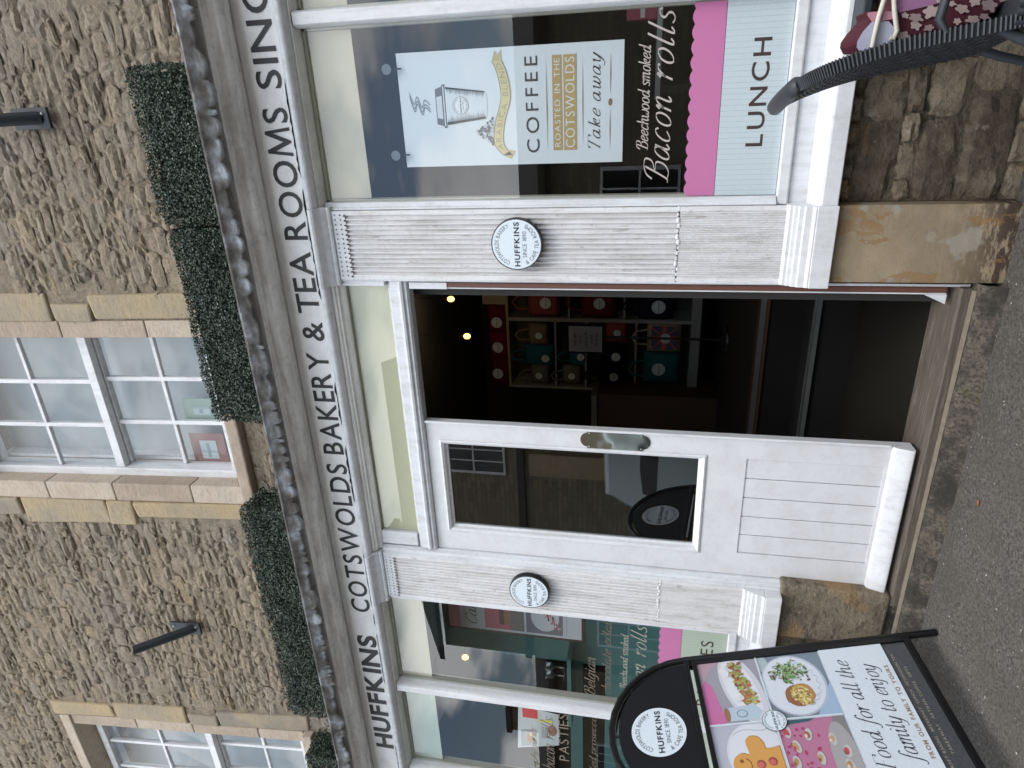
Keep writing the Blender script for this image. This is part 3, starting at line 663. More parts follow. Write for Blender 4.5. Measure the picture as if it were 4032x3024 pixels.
MB().prof([(-.018, 2.922), (-.018, 2.905), (-.006, 2.900), (-.004, 2.892), (.012, 2.888), (.018, 2.874), (.03, 2.866), (.032, 2.872), (.10, 2.872), (.10, 2.922)], -2.46, -.84).build('door_architrave', ARCH, B, smooth=rad(35))
for (a, b) in ((-.505, 1.7), (-6.6, -2.81)):
    MB().prof([(-.012, 2.922), (-.012, 2.912), (.045, 2.905), (.045, 2.905), (.10, 2.905), (.10, 2.922)], a, b).build('window_head_rail', ARCH, B)
# lettering on the fascia
def word(txt, x0, x1, bold=.5, z0=2.992, h=.124, track=.1):
    m = MB(); V, F = sans(txt, bold, track); b1 = .73
    mxx = max(v[0] for v in V); mnx = min(v[0] for v in V)
    m.add([(x0+(a-mnx)/(mxx-mnx)*(x1-x0), -.0325, z0+b/b1*h) for a, b in V], F); m.build('lettering', BLKVINYL, fas)
word('HUFFKINS', -4.125, -3.115, 1); word('COTSWOLDS', -2.925, -1.872, .5, track=.13); word('BAKERY', -1.81, -1.213, .5, track=.1)
word('&', -1.148, -1.045); word('TEA', -1.0, -.69, .5, track=.06); word('ROOMS', -.632, -.045, .5, track=.12); word('SINCE', .032, .545, .5, track=.13)
# ---------------- pilasters
def pilaster(xc, w, label=None):
    x0, x1 = xc-w/2, xc+w/2
    def flutes(n, z0, z1, depth, name, seed):
        rn = random.Random(seed); pts = [(x0, .06), (x0, 0)]; e = .018; s_ = (w-2*e)/n
        pts.append((x0+e*.6, 0))
        for i in range(n):
            a = x0+e+i*s_+rn.uniform(-.1, .1)*s_*.4
            pts += [(a+.10*s_, .0), (a+.22*s_, depth*.6), (a+.5*s_, depth), (a+.78*s_, depth*.6), (a+.90*s_, .0)]
        pts += [(x1-e*.6, 0), (x1, 0), (x1, .06)]
        zs = [z0+(z1-z0)*i/24 for i in range(25)]; v = []; m_ = len(pts)
        for z in zs:
            for k, (x, y) in enumerate(pts):
                v.append((x+.0013*noise.noise(Vector((x*60, z*4, seed))), y+(.0022*noise.noise(Vector((x*70, z*7, seed+5))) if 0 < k < m_-1 else 0), z))
        f = [(j*m_+i, j*m_+(i+1) % m_, (j+1)*m_+(i+1) % m_, (j+1)*m_+i) for j in range(24) for i in range(m_)]+[tuple(range(m_)), tuple(range(24*m_, 25*m_))]
        return MB().add(v, f)
    root = flutes(13, 1.276, 2.80, .0125, 's', int(abs(xc)*10)).build('pilaster', WHITEF, B, smooth=rad(25))
    flutes(30, .842, 1.268, .005, 'r', 3).build('reeded_panel', WHITEF, root, smooth=rad(25))
    rn = random.Random(int(abs(xc)*7)); m = MB()
    for i in range(14):        # lumpy filler at the joint
        x = x0+.01+i*(w-.02)/13; m.sphere((x, .004, 1.272+rn.uniform(-.005, .005)), rn.uniform(.006, .011), 7, 5, (1.4, .6, .9))
    m.build('joint_filler', WHITEF, root, smooth=rad(60))
    m = MB().box(x0, x1, -.001, .06, 2.80, 2.868)
    m.build('necking', WHITE, root)
    m = MB()
    for i in range(14):
        x = x0+.018+i*(w-.036)/13
        m.add([(x+.0035*cos(t), -.0035, 2.851+.0035*sin(t)) for t in [k*pi/4 for k in range(8)]], [tuple(range(8))])
        m.add([(x+.004*cos(t), -.0035, 2.824+.004*sin(t)) for t in [k*pi/4 for k in range(8)]], [tuple(range(8))])
        m.add([(x-.004+(.004 if k else 0)*0+.0045*cos(t), -.0035, 2.803+.006*sin(t)) for k, t in enumerate([k*pi/4 for k in range(8)])], [tuple(range(8))])
    m.build('drilled_dots', plain('dot_shadow', (.05, .045, .04), .9), root)
    c = .034
    cap = [(.05, 2.868), (-.010, 2.868), (-.016, 2.876), (-.016, 2.884), (-.024, 2.890)]+[(-.030, 2.902), (-.042, 2.915), (-.060, 2.920), (-.074, 2.925), (-.080, 2.936), (-.076, 2.950), (-.06, 2.956), (.05, 2.956)]
    MB().prof(cap, x0-.03, x1+.02).build('capital', WHITE, root, .002, smooth=rad(38))
    bs = [(.05, .842), (-.006, .842), (-.012, .834), (-.020, .832), (-.020, .820), (-.028, .816), (-.030, .803), (-.040, .798), (-.042, .782), (-.050, .776), (-.052, .752), (-.058, .744), (-.06, .738), (.05, .738)]
    MB().prof(bs, x0-.005, x1+.004).build('moulded_base', SHIN, root, smooth=rad(25))
    MB().box(x0-.006, x1+.006, -.066, .05, .655, .736).build('base_block', SHIN, root, .004)
    return root
pilaster(-.668, .326); pilaster(-2.645, .312)
# round signs
def roundsign(xc, zc, r, label):
    o = MB().disc((xc, -.038, zc), r, 0, .032, 48).build('round_sign', BLACK, None, .002, label=label, cat='sign', smooth=rad(40))
    m = MB(); roundel(m, lambda a, b, k: (a, -.0395-k, b), xc, zc, r); m.build('sign_print', PRINT, o)
roundsign(-.655, 1.975, .116, 'round black rimmed shop sign on the right pilaster beside the open doorway')
roundsign(-2.628, 1.99, .113, 'round black rimmed shop sign on the left pilaster beside the closed door leaf')
# ---------------- right and left shop windows
def sill(x0, x1):
    MB().prof([(.09, .885), (.030, .885), (.024, .880), (.024, .845), (.028, .838), (.09, .838)], x0, x1).build('bottom_rail', SHIN, B, .002)
    MB().prof([(.09, .838), (.040, .838), (.038, .765), (.09, .765)], x0, x1).build('sill_panel', WHITE, B)
    MB().prof([(.09, .765), (.030, .765), (.0, .760), (-.045, .738), (-.055, .728), (-.058, .720), (-.058, .664), (-.054, .660), (.09, .660)], x0, x1).build('window_sill_board', SHIN, B, .002)
def shopwin(xa, xb, mulls, parent_lab, blind):
    # xa..xb outer opening, mulls = list of mullion spans
    root = MB().box(xa, xb, .11, .13, 2.90, 2.96).build('shop_window', WHITE, B, .003)
    for q0 in (xa, xb-.02): MB().box(q0, q0+.02, .02, .10, .885, 2.905).build('window_stile', WHITE, root, .003)
    edges = [xa+.02]+[e for m in mulls for e in m]+[xb-.02]
    for (a, b) in mulls:
        c = (a+b)/2; MB().profz([(a+.012, -.012), (b-.012, -.012), (b-.006, -.004), (b, .02), (b, .10), (a, .10), (a, .02), (a+.006, -.004)], .885, 2.905).build('mullion', SHIN, root, .001, smooth=rad(30))
    for i in range(0, len(edges), 2):
        a, b = edges[i], edges[i+1]
        MB().add([(a, .05, .885), (b, .05, .885), (b, .05, 2.905), (a, .05, 2.905)], [(0, 1, 2, 3)]).build('glass_pane', GLASS, root)
        MB().box(a+.012, b-.012, .070, .073, 2.684, 2.90).build('blind_strip', blind[i//2 % len(blind)], root)
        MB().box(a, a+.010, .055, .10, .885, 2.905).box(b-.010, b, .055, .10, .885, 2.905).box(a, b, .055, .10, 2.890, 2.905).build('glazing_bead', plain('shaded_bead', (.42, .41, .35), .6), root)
        # pink scalloped and pale striped films on the glass
        m = MB(); n = int((b-a)/.0135); top = []; x_ = a+.003; k = 0; pts = []
        w_ = .054; cnt = int((b-a-.006)/w_)+1
        for q in range(cnt*8+1):
            x = x_+q*w_/8
            if x > b-.003: break
            pts.append((x, 1.248+.010*abs(sin(pi*q/8))))
        m.add([(x, .0480, z) for x, z in pts]+[(pts[-1][0], .0480, 1.133), (pts[0][0], .0480, 1.133)], [tuple(range(len(pts)+2))])
        m.build('pink_film', PINKV, root)
        pc = (.50, .575, .61) if xa > -1 else (.40, .47, .385); m = MB(); x = a+.003; k = 0
        while x < b-.004:
            w = .0022 if k % 2 else .0185; x2 = min(b-.003, x+w)
            m.add([(x, .0480, .887), (x2, .0480, .887), (x2, .0480, 1.131), (x, .0480, 1.131)], [(0, 1, 2, 3)], tuple(v*(.80 if k % 2 else 1) for v in pc)); x = x2; k += 1
        m.build('striped_film', PRINT, root)
    return root
RW = shopwin(-.490, 1.62, [(.262, .330), (1.02, 1.088)], '', [BLINDC])
LW = shopwin(-6.2, -2.815, [(-5.13, -5.062), (-4.375, -4.305), (-3.595, -3.525)], '', [BLINDC, BLINDC, BLINDG, BLINDC])
MB().profz([(-.505, .06), (-.505, .012), (-.500, .006), (-.494, .008), (-.490, .018), (-.480, .02), (-.478, .06)], .885, 2.905).build('window_jamb_bead', WHITE, B)
sill(-.503, 1.7); sill(-6.6, -2.803)
LETW = plain('white_vinyl', (.44, .39, .37), .5); LETG = plain('tan_vinyl', (.15, .12, .085), .5); LETD = plain('brown_vinyl', (.05, .03, .028), .5); LETS = plain('pale_vinyl', (.34, .32, .26), .5)
def glasstext(VF, x0, x1, z0, z1, mat, Y=.0475, name='window_lettering', parent=None):
    V, F = fitbox(VF, x0, x1, z0, z1); MB().add([(a, Y, b) for a, b in V], F).build(name, mat, parent)
glasstext(sans('LUNCH', .5, .19), -.275, .122, .957, 1.024, LETD, .0475, parent=RW)
glasstext(script('Beechwood smoked', .085), -.277, .125, 1.412, 1.462, LETW, .0475, parent=RW)
glasstext(script('Bacon', .055, .38, .25, .05), -.412, -.070, 1.322, 1.428, LETW, .0475, parent=RW); glasstext(script('rolls', .055, .38, .25, .06), -.015, .250, 1.322, 1.428, LETW, .0475, parent=RW)
glasstext(sans('PASTRIES', 0, .15), -3.43, -2.925, .955, 1.025, LETD, .0475, parent=LW)
glasstext(script('Belgian', .075), -3.465, -3.150, 1.600, 1.690, LETG, .0475, parent=LW)
glasstext(script('chocolate eclairs', .075), -3.435, -2.79, 1.528, 1.585, LETG, .0475, parent=LW)
glasstext(script('Beechwood smoked', .085), -3.375, -2.94, 1.430, 1.476, LETS, .0475, parent=LW)
glasstext(script('Bacon', .055, .38, .25, .05), -3.50, -3.16, 1.325, 1.42, LETS, .0475, parent=LW); glasstext(script('rolls', .055, .38, .25, .06), -3.10, -2.86, 1.325, 1.42, LETS, .0475, parent=LW)
glasstext(sans('PASTIES', 0, .12), -4.09, -3.66, 1.79, 1.855, LETG, .0475, parent=LW)
glasstext(script('maple syrup', .085), -4.29, -3.80, 1.99, 2.045, LETS, .0475, parent=LW)
glasstext(script('baked beans', .075, .34), -4.19, -3.70, 1.90, 1.98, LETG, .0475, parent=LW) if False else None
glasstext(script('bacon', .075, .34), -4.19, -3.95, 1.885, 1.97, LETG, .0475, parent=LW); glasstext(script('rolls', .075, .34), -3.91, -3.70, 1.885, 1.97, LETG, .0475, parent=LW)
glasstext(script('filled prosecco', .075, .30), -4.25, -3.64, 1.60, 1.66, LETG, .0475, parent=LW) if 'p' in SC else None
# ---------------- door case
MB().box(-2.345, -.870, .06, .075, 2.645, 2.875).build('transom_panel', PANEL, B)
MB().box(-2.345, -.870, .05, .052, 2.645, 2.875)
MB().add([(-2.345, .050, 2.645), (-.870, .050, 2.645), (-.870, .050, 2.875), (-2.345, .050, 2.875)], [(0, 1, 2, 3)]).build('transom_glass', GLASS, B)
MB().prof([(.09, 2.648), (.046, 2.648), (.040, 2.640), (.030, 2.632), (.022, 2.628), (.020, 2.585), (.012, 2.580), (.006, 2.572), (.010, 2.562), (.024, 2.556), (.022, 2.545), (.034, 2.536), (.045, 2.535), (.09, 2.535)], -2.432, -.832).build('transom_rail', WHITE, B, smooth=rad(30))
MB().box(-2.432, -2.345, .03, .09, 2.650, 2.872).build('transom_stile', WHITE, B, .004); MB().box(-.870, -.832, .012, .09, 2.650, 2.872).build('transom_stile', WHITE, B, .004)
MB().profz([(-2.4885, .06), (-2.4885, .0), (-2.480, -.002), (-2.474, .008), (-2.468, .010), (-2.462, .004), (-2.452, .012), (-2.446, .03), (-2.442, .035), (-2.442, .09)], .62, 2.867).build('left_jamb_moulding', WHITE, B, smooth=rad(30)).name = 'door_jamb'
MB().profz([(-.8315, .06), (-.8315, .002), (-.836, .0), (-.842, .006), (-.845, .014), (-.845, .06)], .10, 2.867).build('door_jamb', WHITE, B)
MB().box(-2.50, -2.442, .0, .09, .155, .62).build('door_jamb', WHITE, B, .003)
# open leaf folded back inside the passage: its brown edge shows
lf = MB().box(-.876, -.852, .03, .86, .17, 2.53).build('open_door_leaf', BROWN, B, .003)
MB().box(-.884, -.878, .035, .86, .17, 2.53).build('door_edge_strip', SHIN, lf)
MB().add([(-.852, .026, 2.34), (-.884, .026, 2.34), (-.884, .026, 2.53), (-.852, .026, 2.53)], [(0, 1, 2, 3)]).build('bare_patch', WHITE, lf)
# weatherboard end of the open leaf
MB().add([(-.884, .03, .168), (-.884, .03, .255), (-.925, .03, .168), (-.884, .07, .168), (-.884, .07, .255), (-.925, .07, .168)], [(0, 1, 2), (3, 5, 4), (0, 3, 4, 1), (1, 4, 5, 2), (2, 5, 3, 0)]).build('weatherboard_end', WHITE, lf, .001)
# closed leaf
DX0, DX1, DZ0, DZ1 = -2.440, -1.620, .160, 2.533
dl = MB()
GX0, GX1, GZ0, GZ1 = -2.318, -1.725, 1.075, 2.462
PX0, PX1, PZ0, PZ1 = -2.300, -1.735, .262, .885
dl.box(DX0, GX0, .05, .095, DZ0, DZ1); dl.box(GX1, DX1, .05, .095, DZ0, DZ1); dl.box(GX0, GX1, .05, .095, GZ1, DZ1)
dl.box(GX0, GX1, .05, .095, PZ1, GZ0); dl.box(GX0, GX1, .05, .095, DZ0, PZ0); dl.box(GX0, PX0, .05, .095, PZ0, PZ1); dl.box(PX1, GX1, .05, .095, PZ0, PZ1)
DOOR = dl.build('closed_door_leaf', WHITED, B)
def frame4(x0, x1, z0, z1, w, prof, name, mat, parent):      # mitred moulding round an opening, prof = [(t, y)] t: 0 outer .. 1 inner
    m = MB()
    for i in range(len(prof)-1):
        (t0, y0), (t1, y1) = prof[i], prof[i+1]
        A = [(x0+w*t0, z0+w*t0), (x1-w*t0, z0+w*t0), (x1-w*t0, z1-w*t0), (x0+w*t0, z1-w*t0)]; Bq = [(x0+w*t1, z0+w*t1), (x1-w*t1, z0+w*t1), (x1-w*t1, z1-w*t1), (x0+w*t1, z1-w*t1)]
        for k in range(4):
            a, b = A[k], A[(k+1) % 4]; c, d = Bq[(k+1) % 4], Bq[k]
            m.add([(a[0], y0, a[1]), (b[0], y0, b[1]), (c[0], y1, c[1]), (d[0], y1, d[1])], [(0, 1, 2, 3)])
    return m.build(name, mat, parent)
frame4(GX0, GX1, GZ0, GZ1, .036, [(0, .052), (0, .044), (.25, .040), (.45, .046), (.6, .050), (.75, .066), (1, .072), (1, .09)], 'glazing_bead', SHIN, DOOR)
MB().add([(GX0+.03, .080, GZ0+.03), (GX1-.03, .080, GZ0+.03), (GX1-.03, .080, GZ1-.03), (GX0+.03, .080, GZ1-.03)], [(0, 1, 2, 3)]).build('door_glass', DGLASS, DOOR)
MB().box(GX0, GX1, .3, .302, GZ0, GZ1)
for i in range(5):
    a = PX0+i*(PX1-PX0)/5; b = PX0+(i+1)*(PX1-PX0)/5
    MB().box(a+.0018, b-.0018, .055, .085, PZ0-.01, PZ1+.01).build('plank', WHITED, DOOR, .0025)
MB().box(PX0, PX1, .086, .092, PZ0, PZ1).build('panel_back', GAP, DOOR)
MB().prof([(.05, .250), (.030, .244), (.022, .232), (.006, .190), (.002, .178), (.002, .166), (.008, .160), (.05, .160)], DX0+.004, DX1+.004).build('weatherboard', SHIN, DOOR, .002, smooth=rad(35))
MB().box(DX1-.003, DX1+.010, .035, .05, .255, DZ1).build('meeting_bead', SHIN, DOOR, .003)
# push plate
pc, pz0, pz1 = -1.674, 1.352, 1.704
pts = [(pc-.047, pz0+.035)]+[(pc+.040*cos(rad(a)), pz0+.037+.037*sin(rad(a))) for a in range(180, 361, 15)]+[(pc+.047, pz0+.035), (pc+.047, pz1-.035)]+[(pc+.040*cos(rad(a)), pz1-.037+.037*sin(rad(a))) for a in range(0, 181, 15)]+[(pc-.047, pz1-.035)]
n = len(pts); MB().add([(x, .046, z) for x, z in pts]+[(x, .05, z) for x, z in pts], [tuple(range(n))]+[(i, (i+1) % n, n+(i+1) % n, n+i) for i in range(n)]).build('push_plate', PLATE, DOOR)
for sx in (-.038, .038):
    for z in (pz0+.045, pz1-.045): MB().sphere((pc+sx, .046, z), .004, 8, 4, (1, .5, 1)).build('screw', STEEL, DOOR)
# threshold and stone step
m = MB(); m.prof([(-.012, .085), (-.014, .128), (-.008, .136), (.055, .139), (.058, .132), (.064, .132), (.068, .141), (.215, .150), (.215, .085)], -2.50, -.845)
m.build('threshold', WOOD, B, smooth=rad(30))
m = MB(); n = 60; v = []
for i in range(n+1):
    x = -2.95+i*(2.13)/n; j = noise.noise(Vector((x*3, 0, 0)))*.012; j2 = noise.noise(Vector((x*9, 4, 0)))*.006
    v += [(x, .10, -.05), (x, .10, .088), (x, -.010+j2*.3, .090+j2*.4), (x, -.040+j+j2, .080+j2), (x, -.052+j+j2, .055), (x, -.068+j, .010), (x, -.10+j+j2, -.03), (x, -.10, -.06)]
m.add(v, [(i*8+k, (i+1)*8+k, (i+1)*8+k+1, i*8+k+1) for i in range(n) for k in range(7)])
m.build('stone_step', STEP, B, smooth=rad(60))
m = MB(); rn = random.Random(2); v = []; n = 90     # pale mortar fillet under the threshold and along the tarmac
for i in range(n+1):
    x = -2.75+i*1.9/n; w = .010+.006*noise.noise(Vector((x*7, 1, 2))); v += [(x, -.016, .095+w*.3), (x, -.022-w, .086)]
m.add(v, [(2*i, 2*i+1, 2*i+3, 2*i+2) for i in range(n)]); m.build('mortar_fillet', plain('dirty_mortar', (.16, .135, .10), .9, 0, .4, 30, .004), B)
# ---------------- plinths
MB().rbox(-.818, -.503, -.028, .30, -.06, .6545, .0015, 1).build('pier_stone', PIER, B, .005)
MB().rbox(-2.765, -2.430, -.020, .30, .142, .6545, .006, 4).build('base_block_stone', BLOCK, B, .014)
MB().rbox(-2.82, -2.50, .0, .30, -.1, .138, .004, 6).build('base_block_stone', STEP, B, .012)
pl = MB().box(-.50, 1.7, .045, .40, -.1, .6575).build('plinth_wall', DAMPM, B)
pl2 = MB().box(-6.6, -2.768, .045, .40, -.1, .6575).build('plinth_wall', DAMPM, B)
def plinth_stones(parent, x0, x1, seed, big):
    rn = random.Random(seed); z = -.03
    while z < .655:
        h = min(rn.choice([.07, .09, .12, .15, .17])*big, .652-z)
        if h < .03: break
        x = x0
        while x < x1-.03:
            w = min(h*rn.uniform(1.1, 2.5), x1-x)
            if x1-x-w < .05: w = x1-x
            v, f = stone_mesh(rn.randrange(999), 6, 5, .07)
            rt = rn.gauss(0, .05); k = [(x+w/2+a*(w-.004)-c*h*rt, .047+b*rn_d, z+h/2+c*(h-.003)+a*w*rt) for rn_d in (rn.uniform(.008, .030),) for a, b, c in v]
            MB().add(k, f).build('stone', DAMP, parent, smooth=rad(30)); x += w
        z += h
plinth_stones(pl, -.498, 1.0, 4, 1.0); plinth_stones(pl2, -4.6, -2.772, 9, 1.1)
# ================================================================== INSIDE
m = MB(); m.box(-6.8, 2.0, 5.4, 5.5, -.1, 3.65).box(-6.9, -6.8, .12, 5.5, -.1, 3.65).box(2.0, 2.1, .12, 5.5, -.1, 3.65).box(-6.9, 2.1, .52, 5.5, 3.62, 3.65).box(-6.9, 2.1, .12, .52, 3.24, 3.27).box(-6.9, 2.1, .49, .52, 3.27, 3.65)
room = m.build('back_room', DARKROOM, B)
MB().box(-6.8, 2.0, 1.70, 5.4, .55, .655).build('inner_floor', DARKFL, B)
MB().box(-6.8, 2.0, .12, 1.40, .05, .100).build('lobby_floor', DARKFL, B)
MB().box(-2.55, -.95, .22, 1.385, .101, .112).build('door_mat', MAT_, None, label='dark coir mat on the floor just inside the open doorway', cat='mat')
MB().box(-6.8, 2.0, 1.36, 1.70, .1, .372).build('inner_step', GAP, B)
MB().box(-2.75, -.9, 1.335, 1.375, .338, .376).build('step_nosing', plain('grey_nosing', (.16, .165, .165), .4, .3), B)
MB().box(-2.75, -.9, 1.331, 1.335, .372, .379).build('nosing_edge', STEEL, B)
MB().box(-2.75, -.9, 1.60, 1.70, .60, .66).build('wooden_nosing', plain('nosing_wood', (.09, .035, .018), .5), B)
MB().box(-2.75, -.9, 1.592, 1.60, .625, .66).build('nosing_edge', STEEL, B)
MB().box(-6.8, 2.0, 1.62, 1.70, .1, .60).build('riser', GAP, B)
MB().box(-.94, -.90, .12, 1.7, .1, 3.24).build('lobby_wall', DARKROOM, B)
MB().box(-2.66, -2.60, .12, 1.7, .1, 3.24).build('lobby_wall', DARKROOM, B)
# shelf unit, four metres in
SY = 4.2
def D(x, z): return dep(x, z, SY)
ux1, uz0 = D(-1.55, 1.06); ux0, uz1 = D(-2.45, 2.58); udiv = D(-1.835, 1)[0]
root = empty('shelf_unit', ((ux0+ux1)/2, SY, uz0), 'white open shelf unit with tote bags, seen through the doorway', 'shelf')
t_ = .03
def kid(m, *a, **k): return m.build(*a, **k)
kid(MB().box(ux1, ux1+t_, SY, SY+.35, uz0, uz1), 'side_panel', WSHELF, root); kid(MB().box(ux0-t_, ux0, SY, SY+.35, uz0, uz1), 'side_panel', WSHELF, root)
kid(MB().box(udiv-.02, udiv+.02, SY, SY+.35, uz0, uz1), 'divider', WSHELF, root)
kid(MB().box(ux0-.05, ux1+.3, SY-.02, SY+.37, uz0-.10, uz0), 'shelf_base', WSHELF, root); kid(MB().box(ux0-t_, ux1+t_, SY, SY+.35, uz1, uz1+.03), 'shelf_top', plain('shelf_top_wood', (.28, .22, .14), .6), root)
for zz in (1.60, 2.06): kid(MB().box(udiv+.02, ux1, SY+.02, SY+.34, D(0, zz)[1]-.01, D(0, zz)[1]+.01), 'shelf_board', WSHELF, root)
for zz in (1.50, 1.92, 2.18): kid(MB().box(ux0, udiv-.02, SY+.02, SY+.34, D(0, zz)[1]-.01, D(0, zz)[1]+.01), 'shelf_board', WSHELF, root)
kid(MB().box(ux0, ux1, SY+.35, SY+.36, uz0, uz1), 'back_panel', plain('shelf_back', (.07, .068, .062), .8), root)
setorigin(root)
def tote(x0, x1, z0, z1, col, label, disc=None, handle=True, dr=.048, group='tote bags in the shelf unit', flag=False):
    (a, c), (b, d) = D(x0, z0), D(x1, z1); a, b = sorted((a, b)); c, d = sorted((c, d)); w_ = (b-a)*.07; a -= w_; b += w_; d += (d-c)*.10 if handle else 0
    F = fabric('bag_%02x%02x%02x' % tuple(int(q*255) for q in col), col)
    m = MB(); n = 6; v = []
    for j in range(n+1):
        for i in range(n+1):
            u, w = i/n, j/n; bulge = .05*(1-(2*u-1)**4)*(1-(2*w-1)**4)
            v.append((a+(b-a)*u+.008*noise.noise(Vector((u*3, w*3, x0*9))), SY+.06-bulge-.01*noise.noise(Vector((u*5, w*5, z0*9))), c+(d-c)*w))
    m.add(v, [(j*(n+1)+i, j*(n+1)+i+1, (j+1)*(n+1)+i+1, (j+1)*(n+1)+i) for j in range(n) for i in range(n)])
    o = m.build('tote_bag', F, None, label=label, cat='bag', group=group, smooth=rad(60)); mm = o.modifiers.new('s', 'SOLIDIFY'); mm.thickness = .008; mm.offset = 0
    if handle:
        w = b-a; h = min(.17, w*.55); MB().tube([(a+w*.25, SY+.03, d-.01), (a+w*.3, SY+.0, d+h*.7), (a+w*.5, SY-.0, d+h), (a+w*.7, SY+.0, d+h*.7), (a+w*.75, SY+.03, d-.01)], .012, 6, flat=.4).build('handle', F, o)
    if disc:
        cx, cz = D(*disc); r = dr*1.333; m = MB(); roundel(m, lambda p, q, k: (p, SY-.008-k, q), cx, cz, r, layers=(0, .001, .002), edge=False); m.build('bag_print', PRINT, o)
    if flag:
        m = MB(); w, h = b-a, d-c; q = lambda u, v: (a+w*u, SY-.0045, c+h*v); y2 = lambda u, v: (a+w*u, SY-.0055, c+h*v); y3 = lambda u, v: (a+w*u, SY-.0065, c+h*v)
        m.add([q(.12, .12), q(.88, .12), q(.88, .88), q(.12, .88)], [(0, 1, 2, 3)], (.03, .05, .12))
        for (p0, p1) in (((.12, .12), (.88, .88)), ((.12, .88), (.88, .12))):
            dx, dy = .06, .06*(1 if p1[1] < p0[1] else -1); m.add([y2(p0[0]-dx*.0, p0[1]), y2(p0[0]+dx, p0[1]), y2(p1[0], p1[1]), y2(p1[0]-dx, p1[1])], [(0, 1, 2, 3)], (.45, .06, .05))
        m.add([y3(.43, .12), y3(.57, .12), y3(.57, .88), y3(.43, .88)], [(0, 1, 2, 3)], (.45, .06, .05)); m.add([y3(.12, .43), y3(.88, .43), y3(.88, .57), y3(.12, .57)], [(0, 1, 2, 3)], (.45, .06, .05))
        m.build('flag_print', PRINT, o)
tote(-1.571, -1.80, 2.14, 2.385, (.24, .06, .055), 'coral red tote bag at the top of the right shelf column', (-1.688, 2.255))
tote(-1.565, -1.80, 1.665, 1.93, (.12, .014, .03), 'maroon tote bag in the middle of the right shelf column', (-1.685, 1.805))
tote(-1.589, -1.818, 1.207, 1.462, (.012, .014, .035), 'navy tote bag at the bottom of the right shelf column', (-1.706, 1.326), dr=.055)
tote(-1.893, -2.065, 2.245, 2.403, (.20, .15, .10), 'small tan tote bag high on the left shelves nearest the divider', (-1.98, 2.32), dr=.03)
tote(-2.084, -2.255, 2.197, 2.44, (.02, .10, .15), 'petrol blue tote bag with round print, high on the left shelves', (-2.187, 2.268), dr=.034)
tote(-2.09, -2.25, 1.90, 2.05, (.02, .10, .15), 'petrol blue tote bag half hidden behind the framed waiting sign', (-2.164, 1.962), dr=.032)
tote(-2.27, -2.43, 2.24, 2.39, (.14, .13, .12), 'grey tote bag at the top left corner of the shelves', (-2.353, 2.33), dr=.03)
tote(-2.27, -2.425, 1.963, 2.11, (.15, .14, .125), 'grey tote bag with upright handles, second from the top at the far left', (-2.347, 2.041), dr=.03)
tote(-2.06, -2.22, 1.57, 1.757, (.010, .011, .02), 'black tote bag beside the sign pole in the middle of the shelves', (-2.153, 1.663), dr=.038)
tote(-2.25, -2.43, 1.565, 1.80, (.010, .011, .02), 'black tote bag at the far left of the middle shelf', (-2.339, 1.678), dr=.038)
tote(-1.85, -2.02, 1.575, 1.731, (.28, .06, .06), 'small coral tote bag behind the pole of the waiting sign', (-1.939, 1.655), dr=.032)
tote(-1.856, -2.09, 1.135, 1.382, (.34, .27, .20), 'cream tote bag printed with a red and blue flag, low on the shelves', (-1.975, 1.26), dr=.042, flag=True)
tote(-2.13, -2.385, 1.13, 1.40, (.014, .11, .12), 'turquoise tote bag at the lower left of the shelves', (-2.254, 1.305), dr=.055)
def onbox(x0, x1, z0, z1, col, label, disc):
    tote(x0, x1, z0, z1, col, label, disc, handle=False, dr=.048, group='folded red bags on top of the shelf unit')
onbox(-1.715, -1.965, 2.60, 2.775, (.12, .012, .02), 'folded dark red bag on top of the shelves, nearest the card', (-1.868, 2.685))
onbox(-1.975, -2.20, 2.60, 2.77, (.15, .012, .025), 'folded dark red bag in the middle on top of the shelves', (-2.097, 2.687))
onbox(-2.21, -2.46, 2.60, 2.77, (.10, .01, .016), 'folded dark red bag at the left end on top of the shelves', (-2.347, 2.70))
(a, c), (b, d) = D(-1.706, 2.60), D(-1.56, 2.80)
m = MB().box(a, b, SY, SY+.01, c, d, (.34, .28, .19)); 
for i in range(7): m.box(a+.02, b-.02-.03*(i % 3), SY-.002, SY-.001, c+.03+i*.03, c+.036+i*.03, (.16, .13, .1))
m.build('price_card', PRINT, None, label='beige printed card standing on top of the shelf unit at its right end', cat='card')
# please wait sign
PY = 3.45
(a, c), (b, d) = dep(-1.722, 1.702, PY, 1.4), dep(-1.536, 1.932, PY, 1.4); px_, _ = dep(-1.618, 1.68, PY, 1.4)
root = empty('waiting_sign', (px_, PY, .66), 'framed please wait notice on a thin black floor stand, in front of the shelves', 'sign stand')
MB().box(a-.02, b+.02, PY, PY+.02, c-.025, d+.02).build('sign_frame', BLACK, root)
m = MB().box(a, b, PY-.003, PY-.001, c, d, (.30, .31, .38)); 
lines = ['Welcome', 'Please', 'wait to be', 'seated', 'Thank you']
for i, tx in enumerate(lines):
    h = (d-c); w = (b-a); wd = [.52, .36, .6, .36, .55][i]; z1 = d-h*(.12+.165*i)
    txv = script(tx.replace('W', 'w').replace('P', 'p'), .11, .15)
    put(m, fitbox(txv, a+w*(.5-wd/2), a+w*(.5+wd/2), z1-h*.11, z1), lambda p, q: (p, PY-.0045, q), (.05, .05, .08))
m.build('notice', PRINT, root)
MB().tube([(px_, PY+.03, .68), (px_, PY+.03, c)], .014, 8).build('pole', BLACK, root)
MB().tube([(px_, PY+.03, .657), (px_, PY+.03, .68), (px_, PY+.03, .695)], [.17, .165, .03], 24).build('base', BLACK, root, smooth=rad(30))
setorigin(root)
